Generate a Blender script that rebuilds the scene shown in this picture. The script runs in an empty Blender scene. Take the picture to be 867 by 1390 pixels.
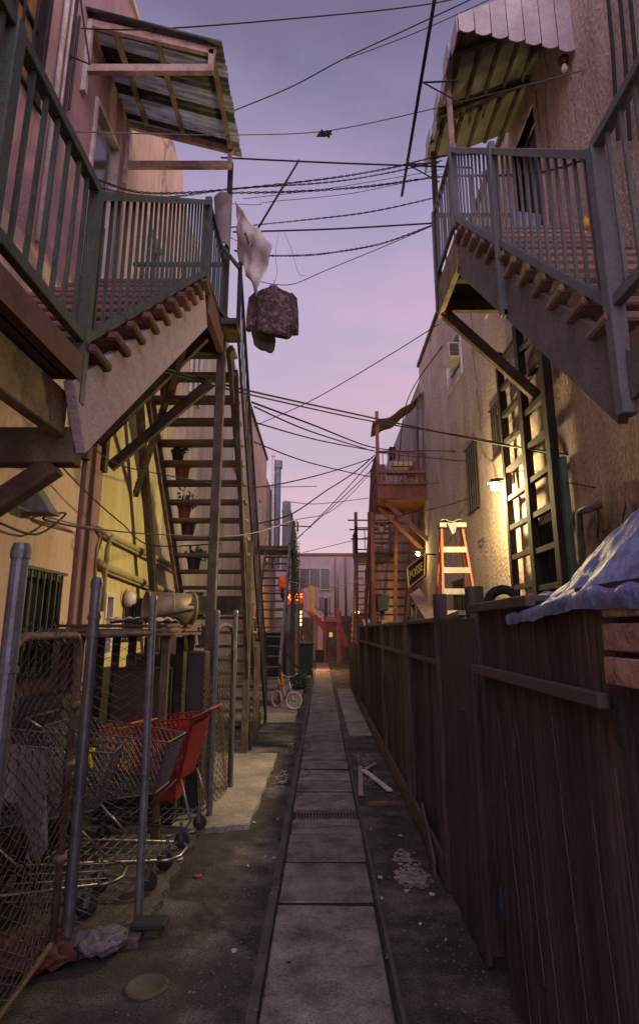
import bpy, bmesh, math, random
from mathutils import Vector, Matrix
random.seed(7)
R = math.radians
scene = bpy.context.scene
COL = scene.collection

# ------------------------------------------------------------------ camera geometry
F, CX, CY, TH, H = 840.0, 437.0, 650.0, R(13.7), 1.65
def at(px, py, X=None, Y=None, Z=None):
    """world point seen at photo pixel (px,py) on the plane X=, Y= or Z="""
    u, v = (px-CX)/F, (CY-py)/F
    d = Vector((u, math.cos(TH)-v*math.sin(TH), math.sin(TH)+v*math.cos(TH)))
    t = X/d.x if X is not None else (Y/d.y if Y is not None else (Z-H)/d.z)
    return Vector((0, 0, H)) + d*t
def gy(py): return at(437, py, Z=0).y

# ------------------------------------------------------------------ materials
def nd(nt, typ, **kw):
    n = nt.nodes.new(typ)
    for k, v in kw.items(): setattr(n, k, v)
    return n
MATS = {}
def mat(name, col, rough=.8, metal=0., var=.35, scale=3., stretch=(1, 1, 1), bump=.3, bscale=60., stain=None, stain_amt=.5,
        stain_scale=1.2, island=0., fine=.15, spec=.4, crack=0., drips=0.):
    if name in MATS: return MATS[name]
    m = bpy.data.materials.new(name); m.use_nodes = True
    nt = m.node_tree; L = nt.links
    b = nt.nodes['Principled BSDF']
    b.inputs['Roughness'].default_value = rough; b.inputs['Metallic'].default_value = metal
    b.inputs['Specular IOR Level'].default_value = spec
    tc = nd(nt, 'ShaderNodeTexCoord'); mp = nd(nt, 'ShaderNodeMapping')
    mp.inputs['Scale'].default_value = stretch
    L.new(tc.outputs['Object'], mp.inputs['Vector'])
    n1 = nd(nt, 'ShaderNodeTexNoise'); n1.inputs['Scale'].default_value = scale; n1.inputs['Detail'].default_value = 8; n1.inputs['Roughness'].default_value = .65
    L.new(mp.outputs['Vector'], n1.inputs['Vector'])
    mr = nd(nt, 'ShaderNodeMapRange'); mr.inputs['From Min'].default_value = .3; mr.inputs['From Max'].default_value = .7
    mr.inputs['To Min'].default_value = 1-var; mr.inputs['To Max'].default_value = 1+var*.6
    L.new(n1.outputs['Fac'], mr.inputs['Value'])
    n2 = nd(nt, 'ShaderNodeTexNoise'); n2.inputs['Scale'].default_value = bscale; n2.inputs['Detail'].default_value = 4
    L.new(mp.outputs['Vector'], n2.inputs['Vector'])
    mr2 = nd(nt, 'ShaderNodeMapRange'); mr2.inputs['From Min'].default_value = .3; mr2.inputs['From Max'].default_value = .7
    mr2.inputs['To Min'].default_value = 1-fine; mr2.inputs['To Max'].default_value = 1+fine
    L.new(n2.outputs['Fac'], mr2.inputs['Value'])
    mul = nd(nt, 'ShaderNodeMath', operation='MULTIPLY'); L.new(mr.outputs[0], mul.inputs[0]); L.new(mr2.outputs[0], mul.inputs[1])
    fac = mul.outputs[0]
    if island:
        g = nd(nt, 'ShaderNodeNewGeometry'); mi = nd(nt, 'ShaderNodeMapRange')
        mi.inputs['To Min'].default_value = 1-island; mi.inputs['To Max'].default_value = 1+island
        L.new(g.outputs['Random Per Island'], mi.inputs['Value'])
        m3 = nd(nt, 'ShaderNodeMath', operation='MULTIPLY'); L.new(fac, m3.inputs[0]); L.new(mi.outputs[0], m3.inputs[1]); fac = m3.outputs[0]
    oi = nd(nt, 'ShaderNodeObjectInfo'); mo = nd(nt, 'ShaderNodeMapRange'); orv = .10+island*.8
    mo.inputs['To Min'].default_value = 1-orv; mo.inputs['To Max'].default_value = 1+orv
    L.new(oi.outputs['Random'], mo.inputs['Value']); m5 = nd(nt, 'ShaderNodeMath', operation='MULTIPLY'); L.new(fac, m5.inputs[0]); L.new(mo.outputs[0], m5.inputs[1]); fac = m5.outputs[0]
    if drips:
        md = nd(nt, 'ShaderNodeMapping'); md.inputs['Scale'].default_value = (5, 5, .22); L.new(tc.outputs['Object'], md.inputs['Vector'])
        n6 = nd(nt, 'ShaderNodeTexNoise'); n6.inputs['Scale'].default_value = 1.6; n6.inputs['Detail'].default_value = 6; L.new(md.outputs[0], n6.inputs['Vector'])
        r6 = nd(nt, 'ShaderNodeMapRange'); r6.inputs['From Min'].default_value = .50; r6.inputs['From Max'].default_value = .72; r6.inputs['To Min'].default_value = 1; r6.inputs['To Max'].default_value = 1-drips
        L.new(n6.outputs['Fac'], r6.inputs['Value']); m6 = nd(nt, 'ShaderNodeMath', operation='MULTIPLY'); L.new(fac, m6.inputs[0]); L.new(r6.outputs[0], m6.inputs[1]); fac = m6.outputs[0]
    base = nd(nt, 'ShaderNodeRGB'); base.outputs[0].default_value = (*col, 1)
    cur = base.outputs[0]
    if stain:
        n3 = nd(nt, 'ShaderNodeTexNoise'); n3.inputs['Scale'].default_value = stain_scale; n3.inputs['Detail'].default_value = 10; n3.inputs['Roughness'].default_value = .7
        L.new(mp.outputs['Vector'], n3.inputs['Vector'])
        cr = nd(nt, 'ShaderNodeMapRange'); cr.inputs['From Min'].default_value = .48; cr.inputs['From Max'].default_value = .66
        cr.inputs['To Max'].default_value = stain_amt
        L.new(n3.outputs['Fac'], cr.inputs['Value'])
        mx = nd(nt, 'ShaderNodeMix', data_type='RGBA'); mx.inputs[7].default_value = (*stain, 1)
        L.new(cr.outputs[0], mx.inputs[0]); L.new(cur, mx.inputs[6]); cur = mx.outputs[2]
    hgt = n2.outputs['Fac']
    if crack:
        vo = nd(nt, 'ShaderNodeTexVoronoi', feature='DISTANCE_TO_EDGE'); vo.inputs['Scale'].default_value = crack
        wn = nd(nt, 'ShaderNodeTexNoise'); wn.inputs['Scale'].default_value = 2.5; wn.inputs['Detail'].default_value = 6
        L.new(tc.outputs['Object'], wn.inputs['Vector'])
        wm = nd(nt, 'ShaderNodeMix', data_type='RGBA'); wm.inputs[0].default_value = .35
        L.new(tc.outputs['Object'], wm.inputs[6]); L.new(wn.outputs['Color'], wm.inputs[7]); L.new(wm.outputs[2], vo.inputs['Vector'])
        cm = nd(nt, 'ShaderNodeMapRange'); cm.inputs['From Max'].default_value = .012; cm.inputs['To Min'].default_value = .45; cm.inputs['To Max'].default_value = 1
        L.new(vo.outputs['Distance'], cm.inputs['Value'])
        m4 = nd(nt, 'ShaderNodeMath', operation='MULTIPLY'); L.new(fac, m4.inputs[0]); L.new(cm.outputs[0], m4.inputs[1]); fac = m4.outputs[0]
    vm = nd(nt, 'ShaderNodeVectorMath', operation='SCALE'); L.new(cur, vm.inputs[0]); L.new(fac, vm.inputs['Scale'])
    L.new(vm.outputs[0], b.inputs['Base Color'])
    if bump:
        ad = nd(nt, 'ShaderNodeMath', operation='ADD'); L.new(n1.outputs['Fac'], ad.inputs[0]); L.new(hgt, ad.inputs[1])
        bp = nd(nt, 'ShaderNodeBump'); bp.inputs['Strength'].default_value = bump; bp.inputs['Distance'].default_value = .02
        L.new(ad.outputs[0], bp.inputs['Height']); L.new(bp.outputs[0], b.inputs['Normal'])
    MATS[name] = m
    return m
def emit(name, col, s):
    if name in MATS: return MATS[name]
    m = bpy.data.materials.new(name); m.use_nodes = True
    b = m.node_tree.nodes['Principled BSDF']
    b.inputs['Base Color'].default_value = (*col, 1)
    b.inputs['Emission Color'].default_value = (*col, 1); b.inputs['Emission Strength'].default_value = s
    MATS[name] = m; return m

M_asphalt = mat('asphalt', (.058, .049, .047), .9, var=.7, scale=2.6, bump=1., bscale=90, stain=(.16, .135, .125), stain_amt=.75, stain_scale=1.3, fine=.7, crack=.35)
M_slab = mat('slab_concrete', (.195, .175, .158), .85, var=.5, scale=5, bump=.5, bscale=90, stain=(.06, .05, .048), stain_amt=.8, stain_scale=3.2, island=.16, fine=.4, crack=.45)
M_pad = mat('pad_concrete', (.26, .225, .19), .88, var=.4, scale=1.5, bump=.4, bscale=50, stain=(.09, .075, .065), stain_amt=.7, stain_scale=1.4, fine=.25, crack=.5)
M_pink = mat('pink_stucco', (.50, .315, .30), .9, drips=.16, var=.22, scale=1.2, bump=.45, bscale=45, stain=(.30, .17, .15), stain_amt=.6, stain_scale=.8, stretch=(1, 1, .5), fine=.1, crack=.3)
M_peach = mat('peach_stucco', (.64, .47, .355), .9, drips=.16, var=.22, scale=1.2, bump=.35, bscale=45, stain=(.34, .20, .13), stain_amt=.55, stain_scale=.9, stretch=(1, 1, .45), fine=.08, crack=.28)
M_yellow = mat('yellow_stucco', (.60, .52, .25), .9, drips=.16, var=.2, scale=1.3, bump=.25, bscale=45, stain=(.36, .29, .13), stain_amt=.5, stain_scale=.8, stretch=(1, 1, .35), fine=.08)
M_siding = mat('beige_boards', (.50, .42, .35), .85, var=.25, scale=1.5, bump=.25, stretch=(1, 1, .25), stain=(.25, .2, .17), island=.12)
M_orange = mat('orange_stucco', (.47, .33, .24), .9, drips=.16, var=.2, scale=1, bump=.3)
M_rough = mat('rough_stucco', (.54, .43, .355), .93, drips=.25, crack=.35, var=.28, scale=1.2, bump=1.2, bscale=24, stain=(.36, .27, .22), stain_amt=.6, stain_scale=.7, stretch=(1, 1, .8), fine=.25)
M_grey_st = mat('grey_stucco', (.27, .21, .20), .93, drips=.16, var=.3, scale=1.6, bump=.8, bscale=12, stain=(.16, .12, .11), fine=.15)
M_farpink = mat('far_pink_stucco', (.50, .385, .35), .9, drips=.16, var=.15, scale=.6, bump=.2, stain=(.4, .25, .22), stain_scale=.4)
M_purple = mat('brown_pillar_paint', (.24, .14, .14), .8, var=.25, stretch=(1, 1, .3), bump=.3)
M_green = mat('green_rail_paint', (.045, .072, .062), .55, var=.4, scale=8, bump=.25, stain=(.10, .065, .05), stain_amt=.6, stain_scale=7)
M_grrail = mat('grey_green_paint', (.15, .17, .18), .55, var=.35, scale=6, bump=.25, stain=(.16, .11, .09), stain_amt=.5, stain_scale=6)
M_redtread = mat('red_brown_paint', (.15, .07, .062), .75, var=.5, scale=5, bump=.4, stain=(.05, .03, .03), stain_amt=.7, stain_scale=5, island=.25)
M_stringer = mat('pale_lilac_paint', (.50, .41, .46), .8, var=.35, scale=4, bump=.35, stain=(.14, .09, .09), stain_amt=.6, stain_scale=4)
M_greystr = mat('grey_stringer_paint', (.20, .185, .19), .8, var=.3, scale=4, bump=.3, stain=(.1, .085, .085), stain_amt=.5, stain_scale=3)
M_pinktread = mat('faded_pink_wood', (.30, .20, .175), .8, var=.45, scale=4, stretch=(1, 5, 5), bump=.4, stain=(.11, .07, .06), stain_amt=.6, stain_scale=4, island=.2)
M_darkwood = mat('dark_weathered_wood', (.075, .055, .042), .85, var=.5, scale=5, bump=.5, stain=(.16, .13, .085), stain_amt=.5, stain_scale=4, island=.25)
M_steptread = mat('worn_step_wood', (.22, .18, .125), .85, var=.5, scale=4, stretch=(1, 5, 5), bump=.5, stain=(.07, .05, .04), stain_amt=.8, stain_scale=3, island=.3)
M_olive = mat('lamplit_olive_beam', (.30, .24, .13), .85, var=.5, scale=6, bump=.5, stain=(.12, .09, .06), stain_amt=.8, stain_scale=7)  # yellowish beam colour with the olive lamplight put into it
M_fence = mat('dark_fence_wood', (.066, .047, .043), .82, var=.75, scale=9, stretch=(4, 4, .22), bump=1., bscale=60, stain=(.13, .09, .08), stain_amt=.5, stain_scale=4, island=.5, fine=.4)
M_fencerail = mat('fence_rail_wood', (.13, .098, .09), .85, var=.4, scale=4, stretch=(4, .5, 4), bump=.5, stain=(.05, .03, .025), stain_amt=.6, stain_scale=4)
M_peel = mat('peeling_salmon_paint', (.44, .27, .22), .75, var=.3, scale=5, bump=.7, bscale=25, stain=(.12, .075, .06), stain_amt=.95, stain_scale=9)
M_galv = mat('galvanised_steel', (.15, .16, .185), .5, metal=.6, var=.35, scale=9, bump=.12, stain=(.14, .12, .12), stain_amt=.6, stain_scale=5)
M_rustpipe = mat('rusty_pipe', (.15, .11, .088), .7, metal=.3, var=.5, scale=9, bump=.3, stain=(.09, .05, .035), stain_amt=.8, stain_scale=8)
M_wire = mat('rusty_wire', (.11, .085, .07), .65, metal=.4, var=.4, scale=12, bump=0)
M_chrome = mat('dull_chrome', (.33, .31, .30), .4, metal=.95, var=.35, scale=12, bump=.05)
M_cable = mat('black_cable', (.018, .016, .018), .7, var=.3, bump=0)
M_thin = mat('grey_thin_wire', (.16, .15, .15), .6, var=.3, bump=0)
M_black = mat('black_paint', (.02, .018, .018), .6, var=.4, bump=.2)
M_darkmetal = mat('dark_iron', (.04, .032, .036), .6, metal=.3, var=.4, bump=.2)
M_white = mat('grimy_white_paint', (.55, .50, .46), .7, var=.25, scale=5, bump=.2, stain=(.25, .2, .17), stain_amt=.6, stain_scale=6)
M_pinktrim = mat('pink_trim_paint', (.50, .36, .32), .75, var=.3, scale=5, bump=.3, stain=(.2, .13, .11), stain_amt=.6, stain_scale=6)
M_tan = mat('tan_lumber', (.36, .26, .17), .8, var=.35, scale=5, bump=.35, stain=(.14, .1, .07), stain_amt=.6, stain_scale=6)
M_corr = mat('corrugated_zinc', (.36, .38, .38), .5, metal=.25, var=.45, scale=4, bump=.1, stain=(.08, .09, .08), stain_amt=.85, stain_scale=1.6, stretch=(.5, 2.2, 1))
M_awn = mat('painted_awning_metal', (.40, .35, .36), .6, metal=.1, var=.25, scale=4, bump=.15, stain=(.22, .17, .16), stain_amt=.5)
M_awnu = mat('olive_awning_lining', (.25, .245, .20), .7, var=.35, scale=3, bump=.2, stain=(.14, .11, .06), stain_amt=.6)
M_red = mat('red_cart_plastic', (.24, .012, .016), .5, var=.5, scale=7, bump=.2, stain=(.07, .015, .015), stain_amt=.7)
M_orangerail = mat('orange_fibreglass', (.40, .085, .035), .55, var=.4, scale=7, bump=.1)
M_alum = mat('pale_aluminium', (.30, .285, .25), .5, metal=.05, var=.2, scale=9, bump=.08)
M_redwood = mat('rust_red_paint', (.22, .075, .06), .75, var=.4, scale=4, bump=.3, stain=(.09, .035, .03), stain_amt=.6, island=.15)
M_orgwood = mat('orange_brown_paint', (.27, .105, .06), .75, var=.4, scale=4, bump=.3, stain=(.13, .05, .03), stain_amt=.6, island=.2)
M_tarp = mat('blue_tarp', (.125, .165, .37), .55, var=.4, scale=5, bump=.9, bscale=22, stain=(.24, .25, .38), stain_amt=.5, stain_scale=4)
M_glass = mat('dark_window_glass', (.02, .022, .028), .12, var=.2, bump=.05, spec=.6)
M_glassl = mat('curtained_window_glass', (.33, .33, .36), .2, var=.3, scale=2, bump=.05, spec=.6)
M_canvas = mat('canvas_cloth', (.30, .25, .17), .9, var=.35, scale=4, bump=.4)
M_sheet = mat('dirty_white_cloth', (.50, .44, .42), .9, var=.25, scale=3, bump=.3, stain=(.3, .25, .23))
M_greycloth = mat('grey_cloth', (.24, .21, .22), .9, var=.25, scale=3, bump=.3)
M_terra = mat('terracotta', (.38, .13, .07), .8, var=.3, bump=.15)
M_potg = mat('dark_pot_plastic', (.06, .06, .05), .5, var=.3, bump=.1)
M_potw = mat('pale_pot_glaze', (.45, .36, .22), .5, var=.3, bump=.1)
M_leaf = mat('leaf_green', (.045, .075, .03), .6, var=.5, scale=8, bump=0, island=.45)
M_binm = mat('dark_green_plastic', (.022, .045, .036), .5, var=.3, bump=.1)
M_rubber = mat('black_rubber', (.02, .02, .02), .8, var=.3, bump=.1)
M_paper = mat('crumpled_paper', (.42, .39, .37), .9, var=.2, bump=.4)
M_bulb = emit('warm_bulb', (1., .74, .30), 45)
M_bulb2 = emit('far_amber_bulb', (1., .50, .12), 4)
M_neon = emit('orange_neon', (1., .13, .02), 6)

# ------------------------------------------------------------------ mesh builder
ORI = {}
class MB:
    def __init__(s): s.v = []; s.f = []
    def add(s, vs, fs):
        o = len(s.v); s.v += [Vector(v) for v in vs]; s.f += [[i+o for i in f] for f in fs]; return s
    def box(s, a, b):
        x0, x1 = sorted((a[0], b[0])); y0, y1 = sorted((a[1], b[1])); z0, z1 = sorted((a[2], b[2]))
        return s.add([(x0,y0,z0),(x1,y0,z0),(x1,y1,z0),(x0,y1,z0),(x0,y0,z1),(x1,y0,z1),(x1,y1,z1),(x0,y1,z1)],
              [(0,3,2,1),(4,5,6,7),(0,1,5,4),(1,2,6,5),(2,3,7,6),(3,0,4,7)])
    def beam(s, p, q, w, h, up=(0, 0, 1)):
        p, q = Vector(p), Vector(q); d = (q-p)
        if d.length < 1e-6: return s
        d.normalize(); up = Vector(up)
        if abs(d.dot(up)) > .98: up = Vector((0, 1, 0))
        sd = d.cross(up).normalized(); u = sd.cross(d).normalized()
        vs = []
        for c in (p, q):
            for a, b in ((-1,-1),(1,-1),(1,1),(-1,1)): vs.append(c + sd*(a*w/2) + u*(b*h/2))
        return s.add(vs, [(0,1,2,3),(7,6,5,4),(0,4,5,1),(1,5,6,2),(2,6,7,3),(3,7,4,0)])
    def tube(s, pts, r, n=8, cap=True, r2=None):
        pts = [Vector(p) for p in pts]; vs = []; fs = []
        prev = None; N = len(pts)
        for i, p in enumerate(pts):
            d = (pts[min(i+1, N-1)]-pts[max(i-1, 0)])
            if d.length < 1e-9: d = Vector((0, 0, 1))
            d.normalize()
            if prev is None: a = d.orthogonal().normalized()
            else:
                a = prev - d*prev.dot(d)
                a = a.normalized() if a.length > 1e-6 else d.orthogonal().normalized()
            prev = a; b = d.cross(a)
            rr = r if r2 is None else r+(r2-r)*i/(N-1)
            for k in range(n):
                t = 2*math.pi*k/n; vs.append(p + a*(math.cos(t)*rr) + b*(math.sin(t)*rr))
        for i in range(N-1):
            for k in range(n):
                k2 = (k+1) % n; fs.append((i*n+k, i*n+k2, (i+1)*n+k2, (i+1)*n+k))
        if cap: fs += [tuple(range(n))[::-1], tuple((N-1)*n+k for k in range(n))]
        return s.add(vs, fs)
    def ring(s, c, axis, R_, r, n=24, m=6):
        c = Vector(c); ax = Vector(axis).normalized(); a = ax.orthogonal().normalized(); b = ax.cross(a)
        vs = []; fs = []
        for i in range(n):
            t = 2*math.pi*i/n; e = a*math.cos(t)+b*math.sin(t)
            for j in range(m):
                q = 2*math.pi*j/m; vs.append(c + e*(R_+r*math.cos(q)) + ax*(r*math.sin(q)))
        for i in range(n):
            for j in range(m):
                fs.append((i*m+j, ((i+1)%n)*m+j, ((i+1)%n)*m+(j+1)%m, i*m+(j+1)%m))
        return s.add(vs, fs)
    def lathe(s, c, prof, n=20, axis='z'):
        vs = []; fs = []; c = Vector(c)
        for (r, z) in prof:
            for k in range(n):
                t = 2*math.pi*k/n
                o = (r*math.cos(t), r*math.sin(t), z)
                if axis == 'y': o = (o[0], o[2], o[1])
                if axis == 'x': o = (o[2], o[0], o[1])
                vs.append(c+Vector(o))
        for i in range(len(prof)-1):
            for k in range(n):
                k2 = (k+1) % n; fs.append((i*n+k, i*n+k2, (i+1)*n+k2, (i+1)*n+k))
        return s.add(vs, fs)
    def quad(s, a, b, c, d): return s.add([a, b, c, d], [(0, 1, 2, 3)])
    def prism(s, poly, off):
        off = Vector(off); n = len(poly); P = [Vector(p) for p in poly]
        return s.add(P+[p+off for p in P], [tuple(range(n))[::-1], tuple(range(n, 2*n))]+[(i, (i+1)%n, n+(i+1)%n, n+i) for i in range(n)])
    def blob(s, c, rad, seed=0, n=10, jit=.2):
        rnd = random.Random(seed); c = Vector(c); vs = []; fs = []; m = n//2+1
        for i in range(m+1):
            ph = math.pi*i/m
            for k in range(n):
                t = 2*math.pi*k/n; j = 1+rnd.uniform(-jit, jit)
                vs.append(c+Vector((rad[0]*math.sin(ph)*math.cos(t)*j, rad[1]*math.sin(ph)*math.sin(t)*j, rad[2]*math.cos(ph)*(j if 0 < i < m else 1))))
        for i in range(m):
            for k in range(n): fs.append((i*n+k, i*n+(k+1)%n, (i+1)*n+(k+1)%n, (i+1)*n+k))
        return s.add(vs, fs)
    def build(s, name, m, parent=None, smooth=False, bevel=0, solid=0, loc=None):
        o0 = ORI.get(parent.name, Vector((0,0,0))) if parent else (Vector(loc) if loc is not None else Vector((0,0,0)))
        me = bpy.data.meshes.new(name); me.from_pydata([v-o0 for v in s.v], [], s.f); me.validate()
        bm = bmesh.new(); bm.from_mesh(me); bmesh.ops.recalc_face_normals(bm, faces=bm.faces); bm.to_mesh(me); bm.free()
        me.materials.append(m)
        if smooth:
            for p in me.polygons: p.use_smooth = True
        o = bpy.data.objects.new(name, me); COL.objects.link(o)
        if parent: o.parent = parent; ORI[o.name] = o0
        else: o.location = o0; ORI[o.name] = o0
        if bevel:
            b = o.modifiers.new('bevel', 'BEVEL'); b.width = bevel; b.segments = 1; b.limit_method = 'ANGLE'
        if solid:
            b = o.modifiers.new('thick', 'SOLIDIFY'); b.thickness = solid
        return o
def tag(o, label, cat, group=None):
    o['label'] = label; o['category'] = cat
    if group: o['group'] = group
    return o
def thing(name, label, cat, loc=(0, 0, 0), group=None):
    o = bpy.data.objects.new(name, None); COL.objects.link(o); o.location = loc; o.empty_display_size = .1
    ORI[o.name] = Vector(loc); return tag(o, label, cat, group)
def struct(o): o['kind'] = 'structure'; return o
def stuff(o): o['kind'] = 'stuff'; return o
def copy_tree(o, parent=None):
    c = o.copy(); COL.objects.link(c)
    if parent: c.parent = parent
    for ch in list(o.children): copy_tree(ch, c)
    return c

def text_mesh(txt, size, depth=.004):
    cu = bpy.data.curves.new('lettering', 'FONT'); cu.body = txt; cu.size = size; cu.extrude = depth; cu.align_x = 'CENTER'; cu.align_y = 'CENTER'
    o = bpy.data.objects.new('tmp', cu); COL.objects.link(o)
    dg = bpy.context.evaluated_depsgraph_get(); me = bpy.data.meshes.new_from_object(o.evaluated_get(dg))
    bpy.data.objects.remove(o); return me
def text_part(name, txt, size, origin, xdir, ydir, m, parent, depth=.004):
    me = text_mesh(txt, size, depth); xd = Vector(xdir).normalized(); yd = Vector(ydir).normalized(); zd = xd.cross(yd)
    mt = Matrix((xd, yd, zd)).transposed().to_4x4(); mt.translation = Vector(origin)-ORI.get(parent.name if parent else '', Vector((0,0,0)))
    me.transform(mt); me.materials.clear(); me.materials.append(m)
    o = bpy.data.objects.new(name, me); COL.objects.link(o)
    if parent: o.parent = parent
    return o

# ------------------------------------------------------------------ ground
g = MB(); g.quad((-150, -60, 0), (150, -60, 0), (150, 250, 0), (-150, 250, 0))
struct(g.build('ground', M_asphalt))
pth = MB()
ys = [1.2, 2.0, 2.85, gy(1234), gy(1177), gy(1139), gy(1116)]
yg = gy(1103.5)
ys2 = [yg, gy(1079), gy(1064), gy(1047.6), gy(1035), gy(1023), gy(987.6), gy(960), gy(942)]
y = ys2[-1]
while y < 30: y += 2.1; ys2.append(y)
JO = []
def slabs(lst):
    JO.extend(lst[1:-1])
    for a, b in zip(lst, lst[1:]):
        j = random.uniform(-.006, .006); dz = random.uniform(-.004, .008)
        x0, x1 = -.262+j, .318+j
        z = .03+dz
        t = random.uniform(-.008, .008); jj = random.uniform(-.006, .006)
        pth.add([(x0, a+.016+jj, -.01), (x1, a+.016+jj, -.01), (x1, b-.012+jj, -.01), (x0, b-.012+jj, -.01),
                 (x0, a+.016+jj, z), (x1, a+.016+jj, z+t), (x1, b-.012+jj, z+t), (x0, b-.012+jj, z)],
                [(0,3,2,1),(4,5,6,7),(0,1,5,4),(1,2,6,5),(2,3,7,6),(3,0,4,7)])
slabs(ys); slabs(ys2)
struct(pth.build('path', M_slab, bevel=.008))
jm = MB()
for yj in JO: jm.box((-.262, yj-.016, .004), (.318, yj+.022, .0285))
struct(jm.build('path_joints', mat('joint_dirt', (.012, .010, .009), .95, bump=.6)))
bd = MB(); bd.quad((-.28, 1, .004), (.333, 1, .004), (.333, 26, .004), (-.28, 26, .004)); struct(bd.build('path_bedding', mat('black_dirt', (.018, .015, .013), .95, bump=.6)))
e = MB()
yy = 1.2
while yy < 26:
    ln = random.uniform(1.2, 2.4)
    for x0, x1 in ((-.335, -.282), (.335, .36)):
        j = random.uniform(-.008, .008)
        e.box((x0+j, yy+.006, -.01), (x1+j, yy+ln-.006, .016+random.uniform(-.006, .005)))
    yy += ln
struct(e.build('kerb_strip', mat('gutter_concrete', (.085, .072, .068), .9, var=.4, scale=3, bump=.4, stain=(.05, .045, .04), stain_amt=.7, stain_scale=4), bevel=.004))
gr = MB()
gr.box((-.24, ys[-1]+.012, -.01), (.30, ys[-1]+.018, .03)); gr.box((-.24, yg-.018, -.01), (.30, yg-.012, .03))
for i in range(20):
    x = -.23+i*.0275; gr.box((x, ys[-1]+.018, .004), (x+.012, yg-.018, .028))
tag(gr.build('drain_grate', M_rustpipe), 'rusty slotted iron grate let into the central paving slabs', 'drain grate')
p = MB()
def rough_edge(pts, z, zb=-.01):
    n = len(pts); P = [Vector((x, y, 0)) for x, y in pts]
    p.add([(v.x, v.y, zb) for v in P]+[(v.x, v.y, z) for v in P], [tuple(range(n))[::-1], tuple(range(n, 2*n))]+[(i, (i+1)%n, n+(i+1)%n, n+i) for i in range(n)])
def jagline(a, b, n, amp):
    out = []
    for i in range(n): t = i/n; out.append((a[0]+(b[0]-a[0])*t+random.uniform(-amp, amp)*(i > 0), a[1]+(b[1]-a[1])*t+random.uniform(-amp, amp)*(i > 0)))
    return out
rough_edge([(-2.4, 5.72)]+jagline((-1.0, 5.68), (-.62, 5.80), 5, .03)+jagline((-.62, 5.80), (-.60, 8.9), 24, .012)+jagline((-.60, 8.9), (-1.3, 8.95), 6, .01)+[(-2.4, 8.95)], .05)
rough_edge([(-2.4, 12.05)]+jagline((-1.35, 12.0), (-.48, 12.1), 5, .01)+jagline((-.48, 12.1), (-.50, 22), 20, .02)+[(-2.4, 22)], .11)
rough_edge([(.42, 13.0), (.80, 13.0), (.80, 18.6), (.42, 18.6)], .02)
rough_edge(jagline((.44, 10.6), (.80, 10.6), 3, .02)+jagline((.80, 10.6), (.80, 12.9), 3, .0)+jagline((.80, 12.9), (.42, 12.9), 3, .01)+jagline((.42, 12.9), (.44, 10.6), 8, .02), .024)
struct(p.build('pavement', M_pad, bevel=.006))
p = MB()
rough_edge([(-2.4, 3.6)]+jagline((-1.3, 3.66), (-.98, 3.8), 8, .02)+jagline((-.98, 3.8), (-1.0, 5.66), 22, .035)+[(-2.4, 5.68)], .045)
struct(p.build('yard_floor', mat('clutter_shaded_concrete', (.10, .083, .073), .9, var=.6, scale=2.5, bump=.6, bscale=50, stain=(.045, .038, .034), stain_amt=.85, stain_scale=1.8, fine=.3, crack=.8), bevel=.006))  # stained concrete, the shade among the clutter put into its colour
# worn pale concrete patches beside the path
pp = MB()
def patch(cx, cy, rx, ry, z, seed, n=150):
    rnd = random.Random(seed)
    for _ in range(n):
        a = rnd.uniform(0, 6.283); k = rnd.random()**.55; x, y = cx+rx*k*math.cos(a), cy+ry*k*math.sin(a); sz_ = rnd.uniform(.006, .028)*(1.5-k); m_ = rnd.randint(5, 9); a0 = rnd.uniform(0, 6)
        z += .00002
        pp.add([(x+sz_*rnd.uniform(.5, 1.2)*math.cos(a0+6.283*i/m_), y+sz_*rnd.uniform(.6, 1.5)*math.sin(a0+6.283*i/m_), z) for i in range(m_)], [tuple(range(m_))])
patch(.62, gy(1192), .13, .20, .005, 1, 260); patch(.62, gy(1170), .10, .25, .012, 11, 90); patch(.54, gy(1050), .12, .7, .005, 2, 120); patch(.55, gy(1030), .14, .4, .009, 5, 120)
patch(-.47, gy(1060), .1, .6, .005, 3, 90); patch(-.45, gy(1010), .12, .9, .008, 9, 90)
struct(pp.build('concrete_patch', mat('worn_concrete', (.30, .26, .25), .9, var=.5, scale=9, bump=.6, bscale=60, stain=(.07, .06, .055), stain_amt=.9, stain_scale=14)))

# ------------------------------------------------------------------ walls with openings
def wall_x(mb, X, th, y0, y1, z0, z1, holes):
    """slab on plane X (face towards the alley), thickness th away, rect holes (ya,yb,za,zb)"""
    ysx = sorted({y0, y1, *[h[0] for h in holes], *[h[1] for h in holes]}); zs = sorted({z0, z1, *[h[2] for h in holes], *[h[3] for h in holes]})
    inh = lambda a, b: any(h[0] <= a and b <= h[1] for h in [(hh[0], hh[1]) for hh in holes])
    F_ = X
    ins = lambda yc, zc: any(h[0] < yc < h[1] and h[2] < zc < h[3] for h in holes)
    for a, b in zip(ysx, ysx[1:]):
        for c, d in zip(zs, zs[1:]):
            if not ins((a+b)/2, (c+d)/2): mb.quad((F_, a, c), (F_, b, c), (F_, b, d), (F_, a, d))
    for (a, b, c, d) in holes:
        r = X+th
        mb.quad((X, a, c), (r, a, c), (r, b, c), (X, b, c)); mb.quad((X, a, d), (r, a, d), (r, b, d), (X, b, d))
        mb.quad((X, a, c), (r, a, c), (r, a, d), (X, a, d)); mb.quad((X, b, c), (r, b, c), (r, b, d), (X, b, d))
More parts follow.
